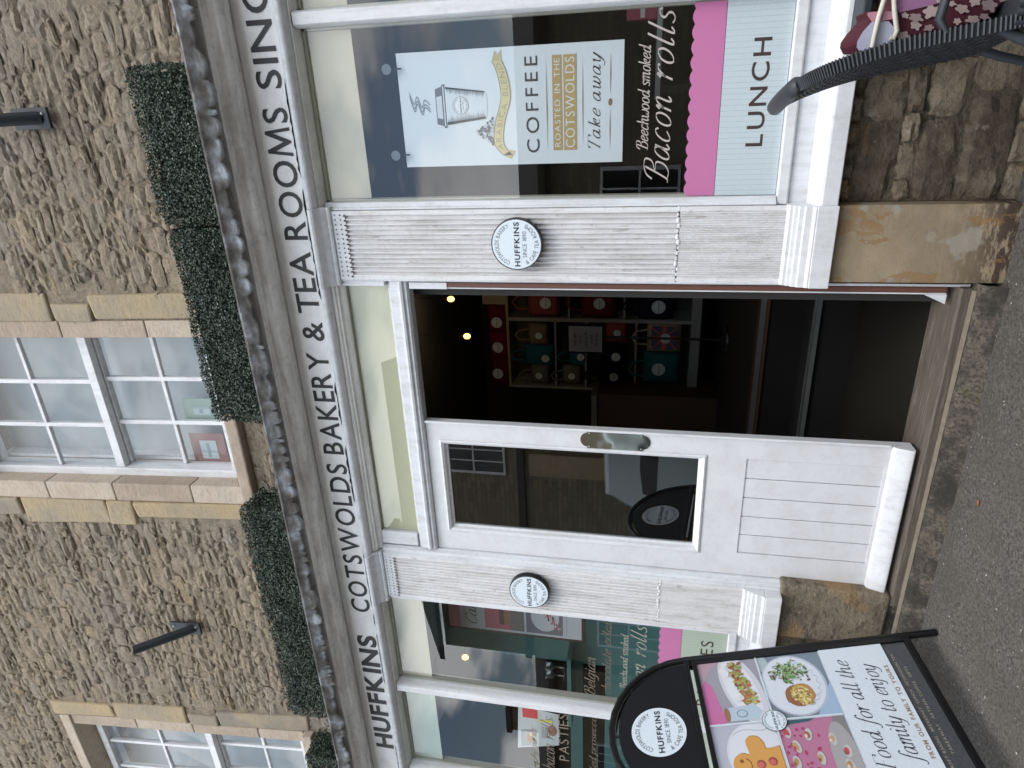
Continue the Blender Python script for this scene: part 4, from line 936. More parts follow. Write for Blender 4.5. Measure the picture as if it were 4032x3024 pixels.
# pendant bulbs
for (bx, bz, Y, Y0, lab) in ((-1.665, 3.08, 3.0, 2.4, 'bare lit bulb nearer the right, glowing in the dark room beyond the doorway'), (-2.002, 2.961, 3.0, 2.4, 'bare lit bulb nearer the left, glowing in the dark room beyond the doorway'),
                         (-4.09, 2.704, 1.9, .8, 'lit pear shaped bulb seen high in the left window pane nearest the pilaster'), (-4.343, 2.596, 1.9, .8, 'lit bulb half hidden behind the mullion of the left window')):
    x, z = dep(bx, bz, Y, Y0); 
    o = MB().sphere((x, Y, z), .028, 12, 8, (1, 1, 1.25)).build('bulb', BULB, None, label=lab, cat='bulb', group='bare pendant bulbs', smooth=rad(60)); o.name = 'pendant_bulb'
    pl_ = bpy.data.lights.new('bulb_light', 'POINT'); pl_.energy = 1.1; pl_.color = (1, .74, .45); pl_.shadow_soft_size = .035; lo = bpy.data.objects.new('bulb_light', pl_); COL.objects.link(lo); lo.location = (x, Y-.06, z-.05); lo.parent = o
    MB().tube([(x, Y, z+.03), (x, Y, z+.075)], .013, 8).build('lamp_holder', BLACK, o); MB().tube([(x, Y, z+.07), (x, Y, 3.62)], .003, 5).build('flex', BLACK, o)
# counter behind
root = empty('service_counter', (-4.2, 3.9, .655), 'dim counter with pale top and wooden front left of the shelf unit', 'counter')
x1, z1 = dep(-2.47, 1.86, 4.0, 2.4); x0, z0 = dep(-3.3, 1.1, 4.0, 2.4)
MB().box(x0, x1, 3.9, 4.4, .655, z1-.06).build('front_panel', plain('counter_wood', (.05, .025, .014), .6), root); MB().box(x0-.02, x1, 3.86, 4.42, z1-.06, z1).build('worktop', plain('counter_top', (.16, .16, .15), .5), root)
setorigin(root)
# ---------------- right window display
def poster():
    x0, x1, z0, z1 = -.325, .146, 1.520, 2.497; Y = .085; s = 1.0
    o = MB().box(x0, x1, Y, Y+.002, z0, z1).build('coffee_poster', POSTER, None, label='tall white coffee poster hanging from two suction cups inside the right window', cat='poster')
    m = MB(); q = lambda a, b: (a, Y-.0015, b); q2 = lambda a, b: (a, Y-.0022, b); q3 = lambda a, b: (a, Y-.0030, b); ink = (.035, .033, .035); gold = (.42, .30, .12); tan = (.32, .24, .14)
    put(m, fitbox(sans('COFFEE', 0, .28), -.277, .105, 1.878, 1.934), q, ink)
    for z in (1.842, 1.689): m.add([(-.277, Y-.0015, z), (-.09, Y-.0015, z+.0022), (.103, Y-.0015, z), (-.09, Y-.0015, z-.0022)], [(0, 1, 2, 3)], tan)
    m.add([q(-.270, 1.777), q(.104, 1.777), q(.104, 1.817), q(-.270, 1.817)], [(0, 1, 2, 3)], gold); m.add([q(-.270, 1.715), q(.104, 1.715), q(.104, 1.770), q(-.270, 1.770)], [(0, 1, 2, 3)], gold)
    put(m, fitbox(sans('ROASTED IN THE', 0, .16), -.256, .092, 1.785, 1.809), q2, (.66, .68, .66)); put(m, fitbox(sans('COTSWOLDS', 0, .16), -.260, .095, 1.723, 1.762), q2, (.66, .68, .66))
    put(m, fitbox(script('Take away', .06, .3, .2, .10), -.272, .108, 1.598, 1.668), q, ink)
    for a, b in ((-.272, -.108), (-.062, .106)): m.add([q(a, 1.574), q((a+b)/2, 1.5765), q(b, 1.574), q((a+b)/2, 1.5715)], [(0, 1, 2, 3)], tan)
    m.add([q(-.085+.014*cos(t), 1.574+.008*sin(t)) for t in [k*pi/8 for k in range(16)]], [tuple(range(16))], (.22, .13, .07))
    # cup, engraved look
    L_ = lambda t: -.150+.027*t; R2 = lambda t: .0035-.034*t; ztop, zb = 2.290, 2.108
    cup = [(-.150, 2.290), (.0035, 2.290)]+[(-.0750+.056*cos(rad(a)), 2.112+.010*sin(rad(a))) for a in range(0, -181, -20)]
    m.add([q(*p) for p in cup], [tuple(range(len(cup)))], (.60, .665, .72))
    rnn = random.Random(4)
    for k in range(34):
        t = k/34; z = 2.284-(2.284-2.112)*t; l, r = -.150+.020*t, .0035-.024*t; w1 = rnn.uniform(.022, .040); w2 = rnn.uniform(.006, .018)
        m.add([q2(l, z), q2(l+w1, z-.0004), q2(l, z-.0042)], [(0, 1, 2)], ink); m.add([q2(r, z), q2(r-w1*.8, z-.0004), q2(r, z-.0042)], [(0, 1, 2)], ink)
    m.add([q2(-.150, 2.288), q2(-.139, 2.288), q2(-.122, 2.112), q2(-.130, 2.112)], [(0, 1, 2, 3)], ink); m.add([q2(.0035, 2.288), q2(-.003, 2.288), q2(-.024, 2.112), q2(-.0195, 2.112)], [(0, 1, 2, 3)], ink)
    m.add([q2(-.162, 2.290), q2(.014, 2.290), q2(.014, 2.302), q2(-.162, 2.302)], [(0, 1, 2, 3)], ink); m.add([q3(-.155, 2.294), q3(.008, 2.294), q3(.008, 2.299), q3(-.155, 2.299)], [(0, 1, 2, 3)], (.6, .66, .72))
    m.add([q2(-.155, 2.302), q2(.007, 2.302), q2(-.003, 2.334), q2(-.146, 2.334)], [(0, 1, 2, 3)], (.10, .10, .11)); m.add([q3(-.125, 2.305), q3(-.03, 2.305), q3(-.035, 2.330), q3(-.120, 2.330)], [(0, 1, 2, 3)], (.55, .6, .66))
    mm = MB(); roundel(mm, lambda a, b, k: (a, Y-.003-k, b), -.073, 2.222, .036, layers=(0, .0004, .0008))
    m.add(mm.v, mm.f); m.c = m.c[:-len(mm.f)]+mm.c
    for ox in (0, .012, .03):
        V, F = stroke([(-.095+ox, 2.362), (-.075+ox, 2.385), (-.105+ox, 2.40), (-.06+ox, 2.418), (-.09+ox, 2.435), (-.03+ox*.6, 2.452)], .006, .3); m.add([q(a, b) for a, b in V], F, (.2, .22, .25))
    for k in range(60):
        a, b = rnn.gauss(-.185, .024), rnn.uniform(0, 1); z = 2.082+.078*b*max(0, 1-abs(a+.185)/.055); t = rnn.uniform(0, 3)
        m.add([(a+.008*cos(t)*cos(u)-.005*sin(t)*sin(u), Y-.0022-.00002*k, z+.008*sin(t)*cos(u)+.005*cos(t)*sin(u)) for u in [j*pi/3 for j in range(6)]], [tuple(range(6))], (.05, .05, .06) if k % 3 else (.45, .5, .55))
    # ribbon
    rib = [(-.285, 2.020), (-.235, 2.058), (-.15, 2.050), (-.05, 2.020), (.04, 2.030), (.095, 2.052)]; C_ = cr_spline(rib, 8); yel = (.55, .46, .20)
    top = [(a, b+.021) for a, b in C_]; bot = [(a, b-.021) for a, b in C_]; nn = len(C_)
    m.add([q(*p) for p in top+bot], [(i, i+1, nn+i+1, nn+i) for i in range(nn-1)], yel)
    for e in (top, bot):
        V, F = stroke(e, .0025, 1, 1, False); m.add([q2(a, b) for a, b in V], F, (.15, .12, .06))
    m.add([q(.095, 2.073), q(.135, 2.060), q(.118, 2.046), q(.14, 2.030), q(.095, 2.031)], [(0, 1, 2, 3, 4)], (.45, .36, .14)); m.add([q(-.285, 2.041), q(-.302, 2.006), q(-.27, 1.985), q(-.262, 2.006)], [(0, 1, 2, 3)], (.45, .36, .14))
    V, F = fitbox(sans('ARABICA BLEND', 0, .2), -.262, .085, -.012, .012)
    def onr(a, b):
        t = min(range(nn), key=lambda i: abs(C_[i][0]-a)); return q2(a, C_[t][1]+b)
    m.add([onr(a, b) for a, b in V], F, (.33, .27, .13))
    m.build('poster_print', PRINT, o)
    return o
poster()
for x, lab in ((-.270, 'clear suction cup hook holding the left corner of the coffee poster'), (.085, 'clear suction cup hook holding the right corner of the coffee poster')):
    o = MB().tube([(x, .054, 2.535), (x, .062, 2.535), (x, .068, 2.535)], [.022, .016, .006], 16).build('suction_cup', plain('clear_cup', (.12, .13, .14), .1), None, label=lab, cat='suction cup', group='suction cups holding the coffee poster')
    MB().tube([(x, .068, 2.535), (x, .074, 2.52), (x, .074, 2.475)], .0035, 6).build('hook', BLACK, o)
    MB().box(x-.030, x+.030, .0925, .0945, 2.475, 2.50).build('tape', plain('yellowed_tape', (.45, .42, .30), .5), o)
# things seen behind the right window
root = empty('display_table', (.3, .9, .1), 'grey topped display table behind the right window glass', 'table')
MB().box(-.10, 1.3, .75, 1.25, 1.375, 1.40).build('table_top', plain('table_grey', (.17, .19, .20), .4), root)
for x in (-.06, 1.26):
    for y in (.79, 1.21): MB().box(x-.02, x+.02, y-.02, y+.02, .1, 1.375).build('leg', BLACK, root)
setorigin(root)
def gift(x0, x1, y, z0, z1, col, lab):
    o = MB().box(x0, x1, y, y+.12, z0, z1).build('gift_box', plain('gift_%d' % int(col[0]*999+col[1]*99), col, .6), None, .004, label=lab, cat='box', group='gift boxes on the window table')
    MB().box(x0+.01, x1-.01, y-.002, y-.001, z0+(z1-z0)*.4, z0+(z1-z0)*.55).build('ribbon_band', plain('pale_band', (.3, .3, .28), .6), o)
gift(.26, .38, .82, 1.402, 1.55, (.16, .015, .045), 'raspberry red gift bag shape standing at the left of the window table')
gift(.40, .50, .84, 1.402, 1.62, (.22, .21, .19), 'pale grey box on the window table right of the raspberry one')
gift(.52, .64, .82, 1.402, 1.58, (.13, .03, .05), 'dark wine coloured box at the right of the window table')
gift(.41, .49, .85, 1.622, 1.70, (.20, .07, .09), 'small pink box stacked on the pale grey box')
for k, (x, y, hh) in enumerate(((-.42, .55, 1.22), (.05, .50, 1.30))):
    root = empty('wicker_chair', (x, y, .1), ('dark wicker chair back just behind the left part of the right window', 'dark wicker chair back behind the middle of the right window')[k], 'chair', 'wicker chairs inside the window')
    m = MB()
    for j in range(16): m.tube([(x-.20+.0*j, y+.05, .62+j*.038), (x-.1, y, .62+j*.038), (x+.1, y, .62+j*.038), (x+.20, y+.05, .62+j*.038)], .012, 5)
    m.build('woven_back', plain('brown_wicker', (.035, .025, .018), .6), root); MB().box(x-.2, x+.2, y, y+.4, .52, .57).build('seat', plain('brown_wicker', (.035, .025, .018), .6), root)
    for sx in (-.19, .19):
        for sy in (.04, .38): MB().tube([(x+sx, y+sy, .1), (x+sx, y+sy, .52)], .014, 6).build('leg', BLACK, root)
    setorigin(root)
# left window room
tw = MB().box(-4.16, -2.665, .95, 1.0, .1, 3.24).build('teal_partition', TEAL, B)
MB().box(-6.0, -4.16, .95, 1.0, 1.80, 1.90).build('partition_rail', TEAL, tw); MB().box(-6.0, -4.16, .95, 1.0, .1, 1.62).build('partition_dado', TEAL, tw)
MB().box(-6.6, -6.0, .95, 1.0, .1, 3.24).build('partition_end', TEAL, tw)
root = MB().box(-3.60, -2.92, .60, .63, 1.74, 2.745).build('framed_poster', plain('dark_wood_frame', (.035, .02, .014), .4), None, .004, label='dark framed cake poster hanging in the left window beside the pilaster', cat='poster')
m = MB(); y = .597; rnn = random.Random(12)
def R4(a, b, c, d, col, dy=0): m.add([(a, y-dy, c), (b, y-dy, c), (b, y-dy, d), (a, y-dy, d)], [(0, 1, 2, 3)], col)
R4(-3.575, -2.945, 1.765, 2.72, (.50, .53, .56)); R4(-3.575, -2.945, 2.64, 2.72, (.50, .16, .22), .0006)
put(m, fitbox(script('Cakes', .06), -3.53, -3.22, 2.515, 2.60), lambda a, b: (a, y-.0008, b), (.03, .03, .03))
R4(-3.555, -2.96, 2.17, 2.455, (.45, .10, .15), .0006); R4(-3.555, -2.96, 1.895, 2.155, (.16, .16, .18), .0006)
R4(-3.555, -2.96, 2.17, 2.27, (.14, .13, .13), .0010); R4(-3.50, -3.15, 2.275, 2.315, (.30, .13, .04), .0014); R4(-3.51, -3.14, 2.315, 2.35, (.08, .03, .02), .0014)
m.add([(-3.40+.13*cos(t), y-.0010, 2.02+.10*sin(t)) for t in [k*pi/12 for k in range(24)]], [tuple(range(24))], (.55, .57, .60))
for k in range(60):
    a = rnn.uniform(-3.5, -3.22); b = 1.93+(a+3.5)*.55+rnn.uniform(-.025, .025); s_ = rnn.uniform(.008, .018); cc_ = rnn.choice([(.48, .16, .17), (.40, .10, .12), (.62, .36, .36), (.10, .03, .03)])
    m.add([(a+s_*cos(t), y-.0016-.00001*k, b+s_*sin(t)*.6) for t in (0, 1.2, 2.4, 3.7, 5)], [(0, 1, 2, 3, 4)], cc_)
R4(-3.55, -2.96, 1.868, 1.871, (.2, .2, .2), .0006)
m.build('poster_print', PRINT, root)
for k, (bx, bz) in enumerate(((-3.86, 1.98), (-3.94, 1.98))):
    x, z = dep(bx, bz, .8, .6); 
    MB().tube([(x, .8, z-.09), (x, .8, z-.085), (x, .8, z-.02), (x, .8, z+.0), (x, .8, z+.05)], [.035, .006, .006, .03, .034], 12, False).build('stemmed_glass', glass('wine_glass_%d' % k, 3), None, label=('stemmed glass nearer the cake poster behind the left window', 'stemmed glass nearer the mullion behind the left window')[k], cat='glass', group='stemmed glasses inside the left window', smooth=rad(50))
MB().box(-4.6, -3.9, .72, 1.0, 1.86, 1.89).build('glass_shelf', TEAL, tw)
# leaflet and tins in the far left pane
p = MB(); pts = [(-4.10, 2.145), (-4.02, 1.862), (-3.735, 1.862), (-3.695, 2.125)]; yy = .10
p.add([(a, yy, b) for a, b in pts], [(0, 1, 2, 3)], (.50, .54, .55)); p.add([(-4.075, yy-.001, 2.12), (-4.05, yy-.001, 2.01), (-3.90, yy-.001, 2.01), (-3.92, yy-.001, 2.115)], [(0, 1, 2, 3)], (.30, .30, .32))
p.add([(-3.99+.045*cos(t), yy-.0016, 2.055+.022*sin(t)) for t in [k*pi/6 for k in range(12)]], [tuple(range(12))], (.36, .15, .05)); p.add([(-3.95+.02*cos(t), yy-.0022, 2.05+.012*sin(t)) for t in [k*pi/6 for k in range(12)]], [tuple(range(12))], (.60, .42, .14))
p.add([(-3.89+.05*cos(t), yy-.0016, 1.905+.03*sin(t)) for t in [k*pi/6 for k in range(12)]], [tuple(range(12))], (.28, .10, .06))
p.add([(-3.80, yy-.0016, 2.10), (-3.80, yy-.0016, 2.0), (-3.72, yy-.0016, 2.0), (-3.70, yy-.0016, 2.10)], [(0, 1, 2, 3)], (.55, .02, .03)); p.add([(-3.82, yy-.0018, 1.995), (-3.82, yy-.0018, 1.90), (-3.80, yy-.0018, 1.90), (-3.80, yy-.0018, 1.995)], [(0, 1, 2, 3)], (.65, .60, .05))
for k in range(5): p.add([(-3.97, yy-.0016, 1.975-.012*k), (-3.97, yy-.0016, 1.971-.012*k), (-3.86, yy-.0016, 1.971-.012*k), (-3.86, yy-.0016, 1.975-.012*k)], [(0, 1, 2, 3)], (.2, .2, .2))
p.build('breakfast_leaflet', PRINT, None, label='pale leaflet with food photos taped inside the far left window pane', cat='leaflet')

# ================================================================== HEDGES ON THE ROOF
def hedge(x0, x1, z1, label, seed):
    rn = random.Random(seed); zb = 3.292; z1_ = z1; y0, y1 = -.19, .03
    root = empty('box_hedge', ((x0+x1)/2, -.08, 3.30), label, 'hedge', 'artificial box hedges along the lead roof')
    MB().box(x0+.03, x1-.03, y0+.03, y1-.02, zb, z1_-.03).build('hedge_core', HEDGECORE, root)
    V = []; F = []; T = []
    per = int(21000*(x1-x0))
    for _ in range(per):
        x = rn.uniform(x0, x1); q = rn.random()
        dpt = abs(rn.gauss(0, .012))
        if q < .62: y, z, nn = y0+dpt, rn.uniform(zb, z1_), Vector((0, -1, .15))
        elif q < .85: y, z, nn = rn.uniform(y0, y1), z1_-dpt, Vector((0, -.3, 1))
        elif q < .93: x, y, z, nn = x0+dpt, rn.uniform(y0, y1), rn.uniform(zb, z1_), Vector((-1, -.3, .2))
        else: x, y, z, nn = x1-dpt, rn.uniform(y0, y1), rn.uniform(zb, z1_), Vector((1, -.3, .2))
        b = noise.noise(Vector((x*7, y*7, z*7)))*.018+noise.noise(Vector((x*22, y*22, z*22)))*.008
        # rounded corners
        ex = min(x-x0, x1-x); 
        if ex < .05: z -= (.05-ex)*.5*(z-zb)/(z1_-zb)
        p = Vector((x, y, z))+nn*b*.9
        n_ = (nn+Vector((rn.gauss(0, .6), rn.gauss(0, .6), rn.gauss(0, .6)))).normalized()
        t = n_.cross(Vector((rn.gauss(0, 1), rn.gauss(0, 1), rn.gauss(0, 1)))).normalized(); w = n_.cross(t); L1 = rn.uniform(.0065, .011); w1 = L1*.5
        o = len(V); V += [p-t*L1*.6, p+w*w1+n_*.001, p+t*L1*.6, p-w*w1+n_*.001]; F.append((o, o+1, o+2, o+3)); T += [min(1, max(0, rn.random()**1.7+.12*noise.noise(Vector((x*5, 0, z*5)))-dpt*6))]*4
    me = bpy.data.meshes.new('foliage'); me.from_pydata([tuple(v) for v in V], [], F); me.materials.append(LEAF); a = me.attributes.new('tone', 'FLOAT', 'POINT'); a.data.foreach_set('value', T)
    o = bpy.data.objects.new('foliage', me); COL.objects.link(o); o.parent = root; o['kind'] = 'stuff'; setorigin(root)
hedge(-.53, .150, 3.640, 'rightmost clipped box hedge on the lead roof above the word ROOMS', 1)
hedge(-1.555, -.545, 3.625, 'box hedge below the upstairs window, joined to the rightmost hedge', 2)
hedge(-2.93, -2.095, 3.61, 'box hedge left of the upstairs window above COTSWOLDS', 3)
hedge(-3.72, -2.945, 3.60, 'box hedge on the lead roof above the word HUFFKINS', 4)
hedge(-5.1, -4.10, 3.585, 'leftmost box hedge, cut off by the photo edge under the far window', 5)
# ================================================================== STEEL BRACKET STUBS
def bracket(px, pz0, pz1, cx, zc, ex, label):
    y = .06-LEANK*(zc-3.6)
    root = empty('bracket', (cx, y, pz0), label, 'bracket', 'cut off steel sign brackets on the wall')
    MB(lambda v: lean(v)).box(px[0], px[1], .052, .068, pz0, pz1).build('wall_plate', DKGREY, root, .002)
    MB().tube([(cx, y, zc), (cx+ex*.3, y-.05, zc+.035), (cx+ex, y-.27, zc+.25)], .030, 14).build('tube', DKGREY, root, smooth=rad(40))
    for z in (pz0+.025, pz1-.025): MB(lambda v: lean(v)).sphere(((px[0]+px[1])/2+.02, .05, z), .008, 8, 4).build('bolt', STEEL, root)
    setorigin(root)
bracket((-.093, .005), 4.27, 4.46, -.042, 4.32, .0, 'dark steel tube bracket on the rubble wall, rightmost and cut by the photo top')
bracket((-3.325, -3.228), 4.287, 4.495, -3.275, 4.335, .03, 'dark steel tube bracket on the rubble wall between the two upstairs windows')
# ================================================================== PAVEMENT SIGN (stands at right angles to the shop)
g0 = atz(3683, 2487, 0.0); g0.z = gz(g0.x, g0.y)
SD = Vector((-.03004, -.99147, -.12679)); SU = Vector((-.18721, -.11902, .97508)); SU = (SU-SD*SU.dot(SD)).normalized(); SN = SD.cross(SU).normalized()
if SN.x < 0: SN = -SN
A0 = .78
def SP(p, q, k=0.0): return g0+SD*(A0-p)+SU*q+SN*k          # p: viewer's left->right, q: up, k: out of the face
sgn = empty('pavement_sign', g0, 'black arched pavement sign with food photos standing at right angles to the shop', 'pavement sign')
def frame_pts(off, lean_back=0.0):
    c, rr = .39, .385; P = []
    def q_(p, q): 
        v = SP(p, q, off)
        if lean_back: v = v - Vector((1, 0, 0))*lean_back*max(0, 1.17-q)
        return v
    P.append(q_(.005, .0)); P.append(q_(.005, .6)); P.append(q_(.005, 1.10))
    for a in range(180, -1, -12): P.append(q_(c+rr*cos(rad(a)), 1.17+.39*sin(rad(a))))
    P += [q_(.775, 1.10), q_(.775, .6), q_(.775, .0)]
    return P
MB().tube(frame_pts(0), .0165, 12).build('front_frame', BLACK, sgn, smooth=rad(40))
rp = frame_pts(-.045, .24); rp = [Vector((v.x, v.y, max(v.z, gz(v.x, v.y)))) for v in rp]
MB().tube(rp, .015, 10).build('rear_frame', BLACK, sgn, smooth=rad(40))
def slab(pts, k0, k1):
    n = len(pts); return MB().add([SP(p, q, k0) for p, q in pts]+[SP(p, q, k1) for p, q in pts], [tuple(range(n)), tuple(range(2*n-1, n-1, -1))]+[(i, (i+1) % n, n+(i+1) % n, n+i) for i in range(n)])
def rect(a, b, c, d): return [(a, c), (b, c), (b, d), (a, d)]
slab([(.39+.352*cos(rad(a)), 1.172+.355*sin(rad(a))) for a in range(0, 181, 6)], -.006, .006).build('arch_panel', BLKBOARD, sgn)
slab(rect(.02, .76, .135, 1.135), -.012, .004).build('poster_panel', BLKBOARD, sgn)
for (a, b, c, d) in ((.018, .762, .128, .158), (.018, .762, 1.118, 1.140), (.018, .046, .158, 1.118), (.736, .762, .158, 1.118), (.02, .76, 1.155, 1.178)):
    slab(rect(a, b, c, d), -.010, .016).build('frame_rail', BLACK, sgn, .003)
for q in (.35, 1.148):
    for p in (.012, .768): MB().tube([SP(p-.015, q, 0), SP(p+.015, q, 0)], .010, 8).build('hinge_lug', BLACK, sgn)
for a in (50, 90, 130, 20, 160): MB().tube([SP(.39+.345*cos(rad(a)), 1.17+.35*sin(rad(a)), 0), SP(.39+.39*cos(rad(a)), 1.17+.395*sin(rad(a)), 0)], .007, 6).build('spacer', BLACK, sgn)
m = MB(); roundel(m, lambda a, b, k: SP(a, b, .0075+k), .39, 1.345, .123, edge=False, layers=(0, .0008, .0016)); m.build('roundel_print', PRINT, sgn)
m = MB(); rn = random.Random(21); lay = [0]
def poly(pts, col, k): m.add([SP(p, q, .005+k*.0006) for p, q in pts], [tuple(range(len(pts)))], col)
def ell(cx, cy, rx, ry, col, k, n=28, rot=0.0, jit=0.0):
    poly([(cx+(rx*cos(t)*cos(rot)-ry*sin(t)*sin(rot))*(1+rn.uniform(-jit, jit)), cy+(rx*cos(t)*sin(rot)+ry*sin(t)*cos(rot))*(1+rn.uniform(-jit, jit))) for t in [2*pi*i/n for i in range(n)]], col, k)
def clipped(cx, cy, rx, ry, col, k, box, n=40, rot=0.0):
    a, b, c, d = box; P = [(min(b, max(a, cx+rx*cos(t)*cos(rot)-ry*sin(t)*sin(rot))), min(d, max(c, cy+rx*cos(t)*sin(rot)+ry*sin(t)*cos(rot)))) for t in [2*pi*i/n for i in range(n)]]
    poly(P, col, k)
poly(rect(.05, .735, .265, 1.118), (.60, .66, .72), 0)          # white ground
# quarter photographs: boxes (p0,p1,q0,q1)
TL, TR, BL, BR = (.05, .386, .843, 1.118), (.394, .735, .843, 1.118), (.05, .386, .55, .835), (.394, .735, .55, .835)
# top right: cup and filled baguette
poly(rect(*TR), (.30, .29, .34), 1); poly([(.394, 1.118), (.66, 1.118), (.60, 1.07), (.394, 1.035)], (.50, .14, .32), 2); poly([(.60, 1.118), (.735, 1.118), (.735, 1.0), (.70, 1.06)], (.42, .28, .34), 2.2)
clipped(.575, .935, .20, .085, (.56, .56, .62), 3, TR, rot=.22); clipped(.575, .940, .175, .066, (.66, .67, .72), 4, TR, rot=.22)
poly([(.405, .90), (.405, 1.03), (.475, 1.03), (.482, .90), (.445, .875)], (.42, .52, .60), 5); ell(.440, 1.03, .036, .013, (.28, .13, .07), 6); ell(.440, .965, .020, .024, (.14, .19, .23), 6, 20); ell(.440, .965, .016, .020, (.42, .52, .60), 6.3, 20)
for i in range(150):
    a = rn.uniform(.49, .72); b = .925+(a-.575)*.20+rn.uniform(-.030, .030); s_ = rn.uniform(.006, .016)
    ell(a, b, s_, s_*.55, rn.choice([(.26, .12, .05), (.34, .16, .06), (.18, .07, .03), (.30, .34, .07), (.22, .30, .06), (.38, .40, .12), (.45, .10, .04), (.40, .22, .06)]), 7+i*.02, 6, rn.uniform(0, 3), .25)
ell(.53, .965, .024, .020, (.68, .68, .70), 11, 10, 0, .15); ell(.665, 1.0, .028, .020, (.68, .68, .70), 11, 10, .4, .15); ell(.52, .95, .014, .012, (.60, .62, .66), 11.3, 8)
# top left (towards the frame edge)
# bottom right photograph of plate with egg and salad : lower right quarter
poly(rect(*BR), (.17, .22, .27), 1); poly([(.394, .55), (.56, .55), (.394, .65)], (.30, .42, .58), 2)
clipped(.565, .705, .165, .142, (.42, .46, .54), 3, BR); clipped(.565, .707, .157, .134, (.60, .64, .71), 4, BR); clipped(.70, .82, .05, .03, (.36, .44, .46), 2.5, BR)
for t in range(9): 
    a = rad(200+t*18); V, F = stroke([(.565+.12*cos(a), .705+.10*sin(a)), (.565+.13*cos(a+.2), .705+.115*sin(a+.2)), (.565+.11*cos(a+.3), .705+.10*sin(a+.25))], .0022, .5); m.add([SP(p, q, .005+5*.0006) for p, q in V], F, (.24, .27, .33))
ell(.505, .700, .058, .060, (.25, .10, .04), 5, 20, .2, .05); ell(.515, .675, .055, .045, (.40, .20, .06), 5.5, 20, .3, .05)
for i in range(90):
    r1 = rn.gauss(0, .5); ell(.503+.038*max(-1.2, min(1.2, rn.gauss(0, .6))), .685+.034*max(-1.2, min(1.2, rn.gauss(0, .6))), rn.uniform(.005, .010), rn.uniform(.004, .007), rn.choice([(.62, .50, .16), (.55, .42, .10), (.68, .58, .28), (.45, .33, .08), (.25, .17, .06)]), 6.5+i*.015, 6, rn.uniform(0, 3), .2)
for i in range(150):
    ell(.635+.046*max(-1.3, min(1.3, rn.gauss(0, .6))), .715+.062*max(-1.3, min(1.3, rn.gauss(0, .6))), rn.uniform(.006, .017), rn.uniform(.002, .006), rn.choice([(.05, .16, .04), (.10, .26, .06), (.20, .36, .10), (.04, .09, .03), (.10, .02, .03), (.30, .42, .16), (.12, .05, .05)]), 6.5+i*.012, 6, rn.uniform(0, 3), .3)
# lower left of the four : cakes on pink
poly(rect(*BL), (.42, .16, .27), 1); poly([(.05, .55), (.386, .55), (.386, .60), (.05, .66)], (.20, .19, .20), 2); poly([(.362, .835), (.386, .835), (.386, .67), (.372, .70)], (.03, .09, .12), 2.5)
clipped(.17, .60, .19, .055, (.34, .33, .34), 3, BL); 
for i in range(26): ell(rn.uniform(.06, .37), rn.uniform(.67, .83), rn.uniform(.005, .011), rn.uniform(.004, .008), (.38, .03, .09), 3.2, 8)
for cx, cy in ((.10, .62), (.16, .60), (.22, .59), (.28, .63), (.31, .72), (.20, .70), (.12, .73), (.26, .78), (.33, .80), (.19, .80)):
    ell(cx, cy, .030, .015, (.48, .47, .47), 4.5, 14, rn.uniform(-.3, .3)); ell(cx, cy+.005, .019, .011, rn.choice([(.40, .22, .09), (.45, .30, .14), (.30, .12, .05), (.50, .06, .08)]), 5, 9, rn.uniform(-.5, .5), .15); ell(cx-.006, cy+.010, .009, .006, rn.choice([(.62, .55, .45), (.42, .05, .06), (.20, .10, .05)]), 5.5, 8, 0, .2)
# upper left : orange biscuit with a smile
poly(rect(*TL), (.42, .42, .50), 1); clipped(.24, .94, .155, .130, (.60, .61, .68), 2, TL); clipped(.24, .94, .145, .120, (.64, .65, .71), 3, TL)
V, F = stroke([(.34, 1.03), (.36, .98), (.35, .90), (.37, .86)], .003, .5); m.add([SP(p, q, .005+3.4*.0006) for p, q in V], F, (.35, .33, .36))
bis = [(.14, .85), (.13, .90), (.085, .905), (.065, .93), (.08, .96), (.13, .965), (.145, .975), (.135, 1.005), (.150, 1.04), (.19, 1.055), (.23, 1.045), (.25, 1.01), (.243, .98), (.30, .985), (.325, .965), (.32, .93), (.29, .912), (.262, .905), (.27, .85)]
poly([(a+.003, b-.003) for a, b in cr_spline(bis, 4)], (.30, .14, .03), 4); poly(cr_spline(bis, 4), (.60, .30, .07), 5)
for cx, cy in ((.172, 1.015), (.215, 1.018)): ell(cx, cy, .008, .008, (.20, .07, .02), 6, 14)
V, F = stroke([(.165, .995), (.178, .985), (.195, .981), (.212, .985), (.225, .998)], .005, .8); m.add([SP(p, q, .005+6*.0006) for p, q in V], F, (.20, .07, .02))
for cx, cy in ((.195, .942), (.203, .893)): ell(cx, cy, .019, .019, (.30, .05, .04), 6, 18); ell(cx-.003, cy+.003, .014, .014, (.52, .12, .10), 6.5, 16)
poly([(.389-.003, .55), (.389+.005, .55), (.389+.005, 1.118), (.389-.003, 1.118)], (.60, .66, .72), 12); poly([(.05, .836), (.735, .836), (.735, .842), (.05, .842)], (.60, .66, .72), 12)
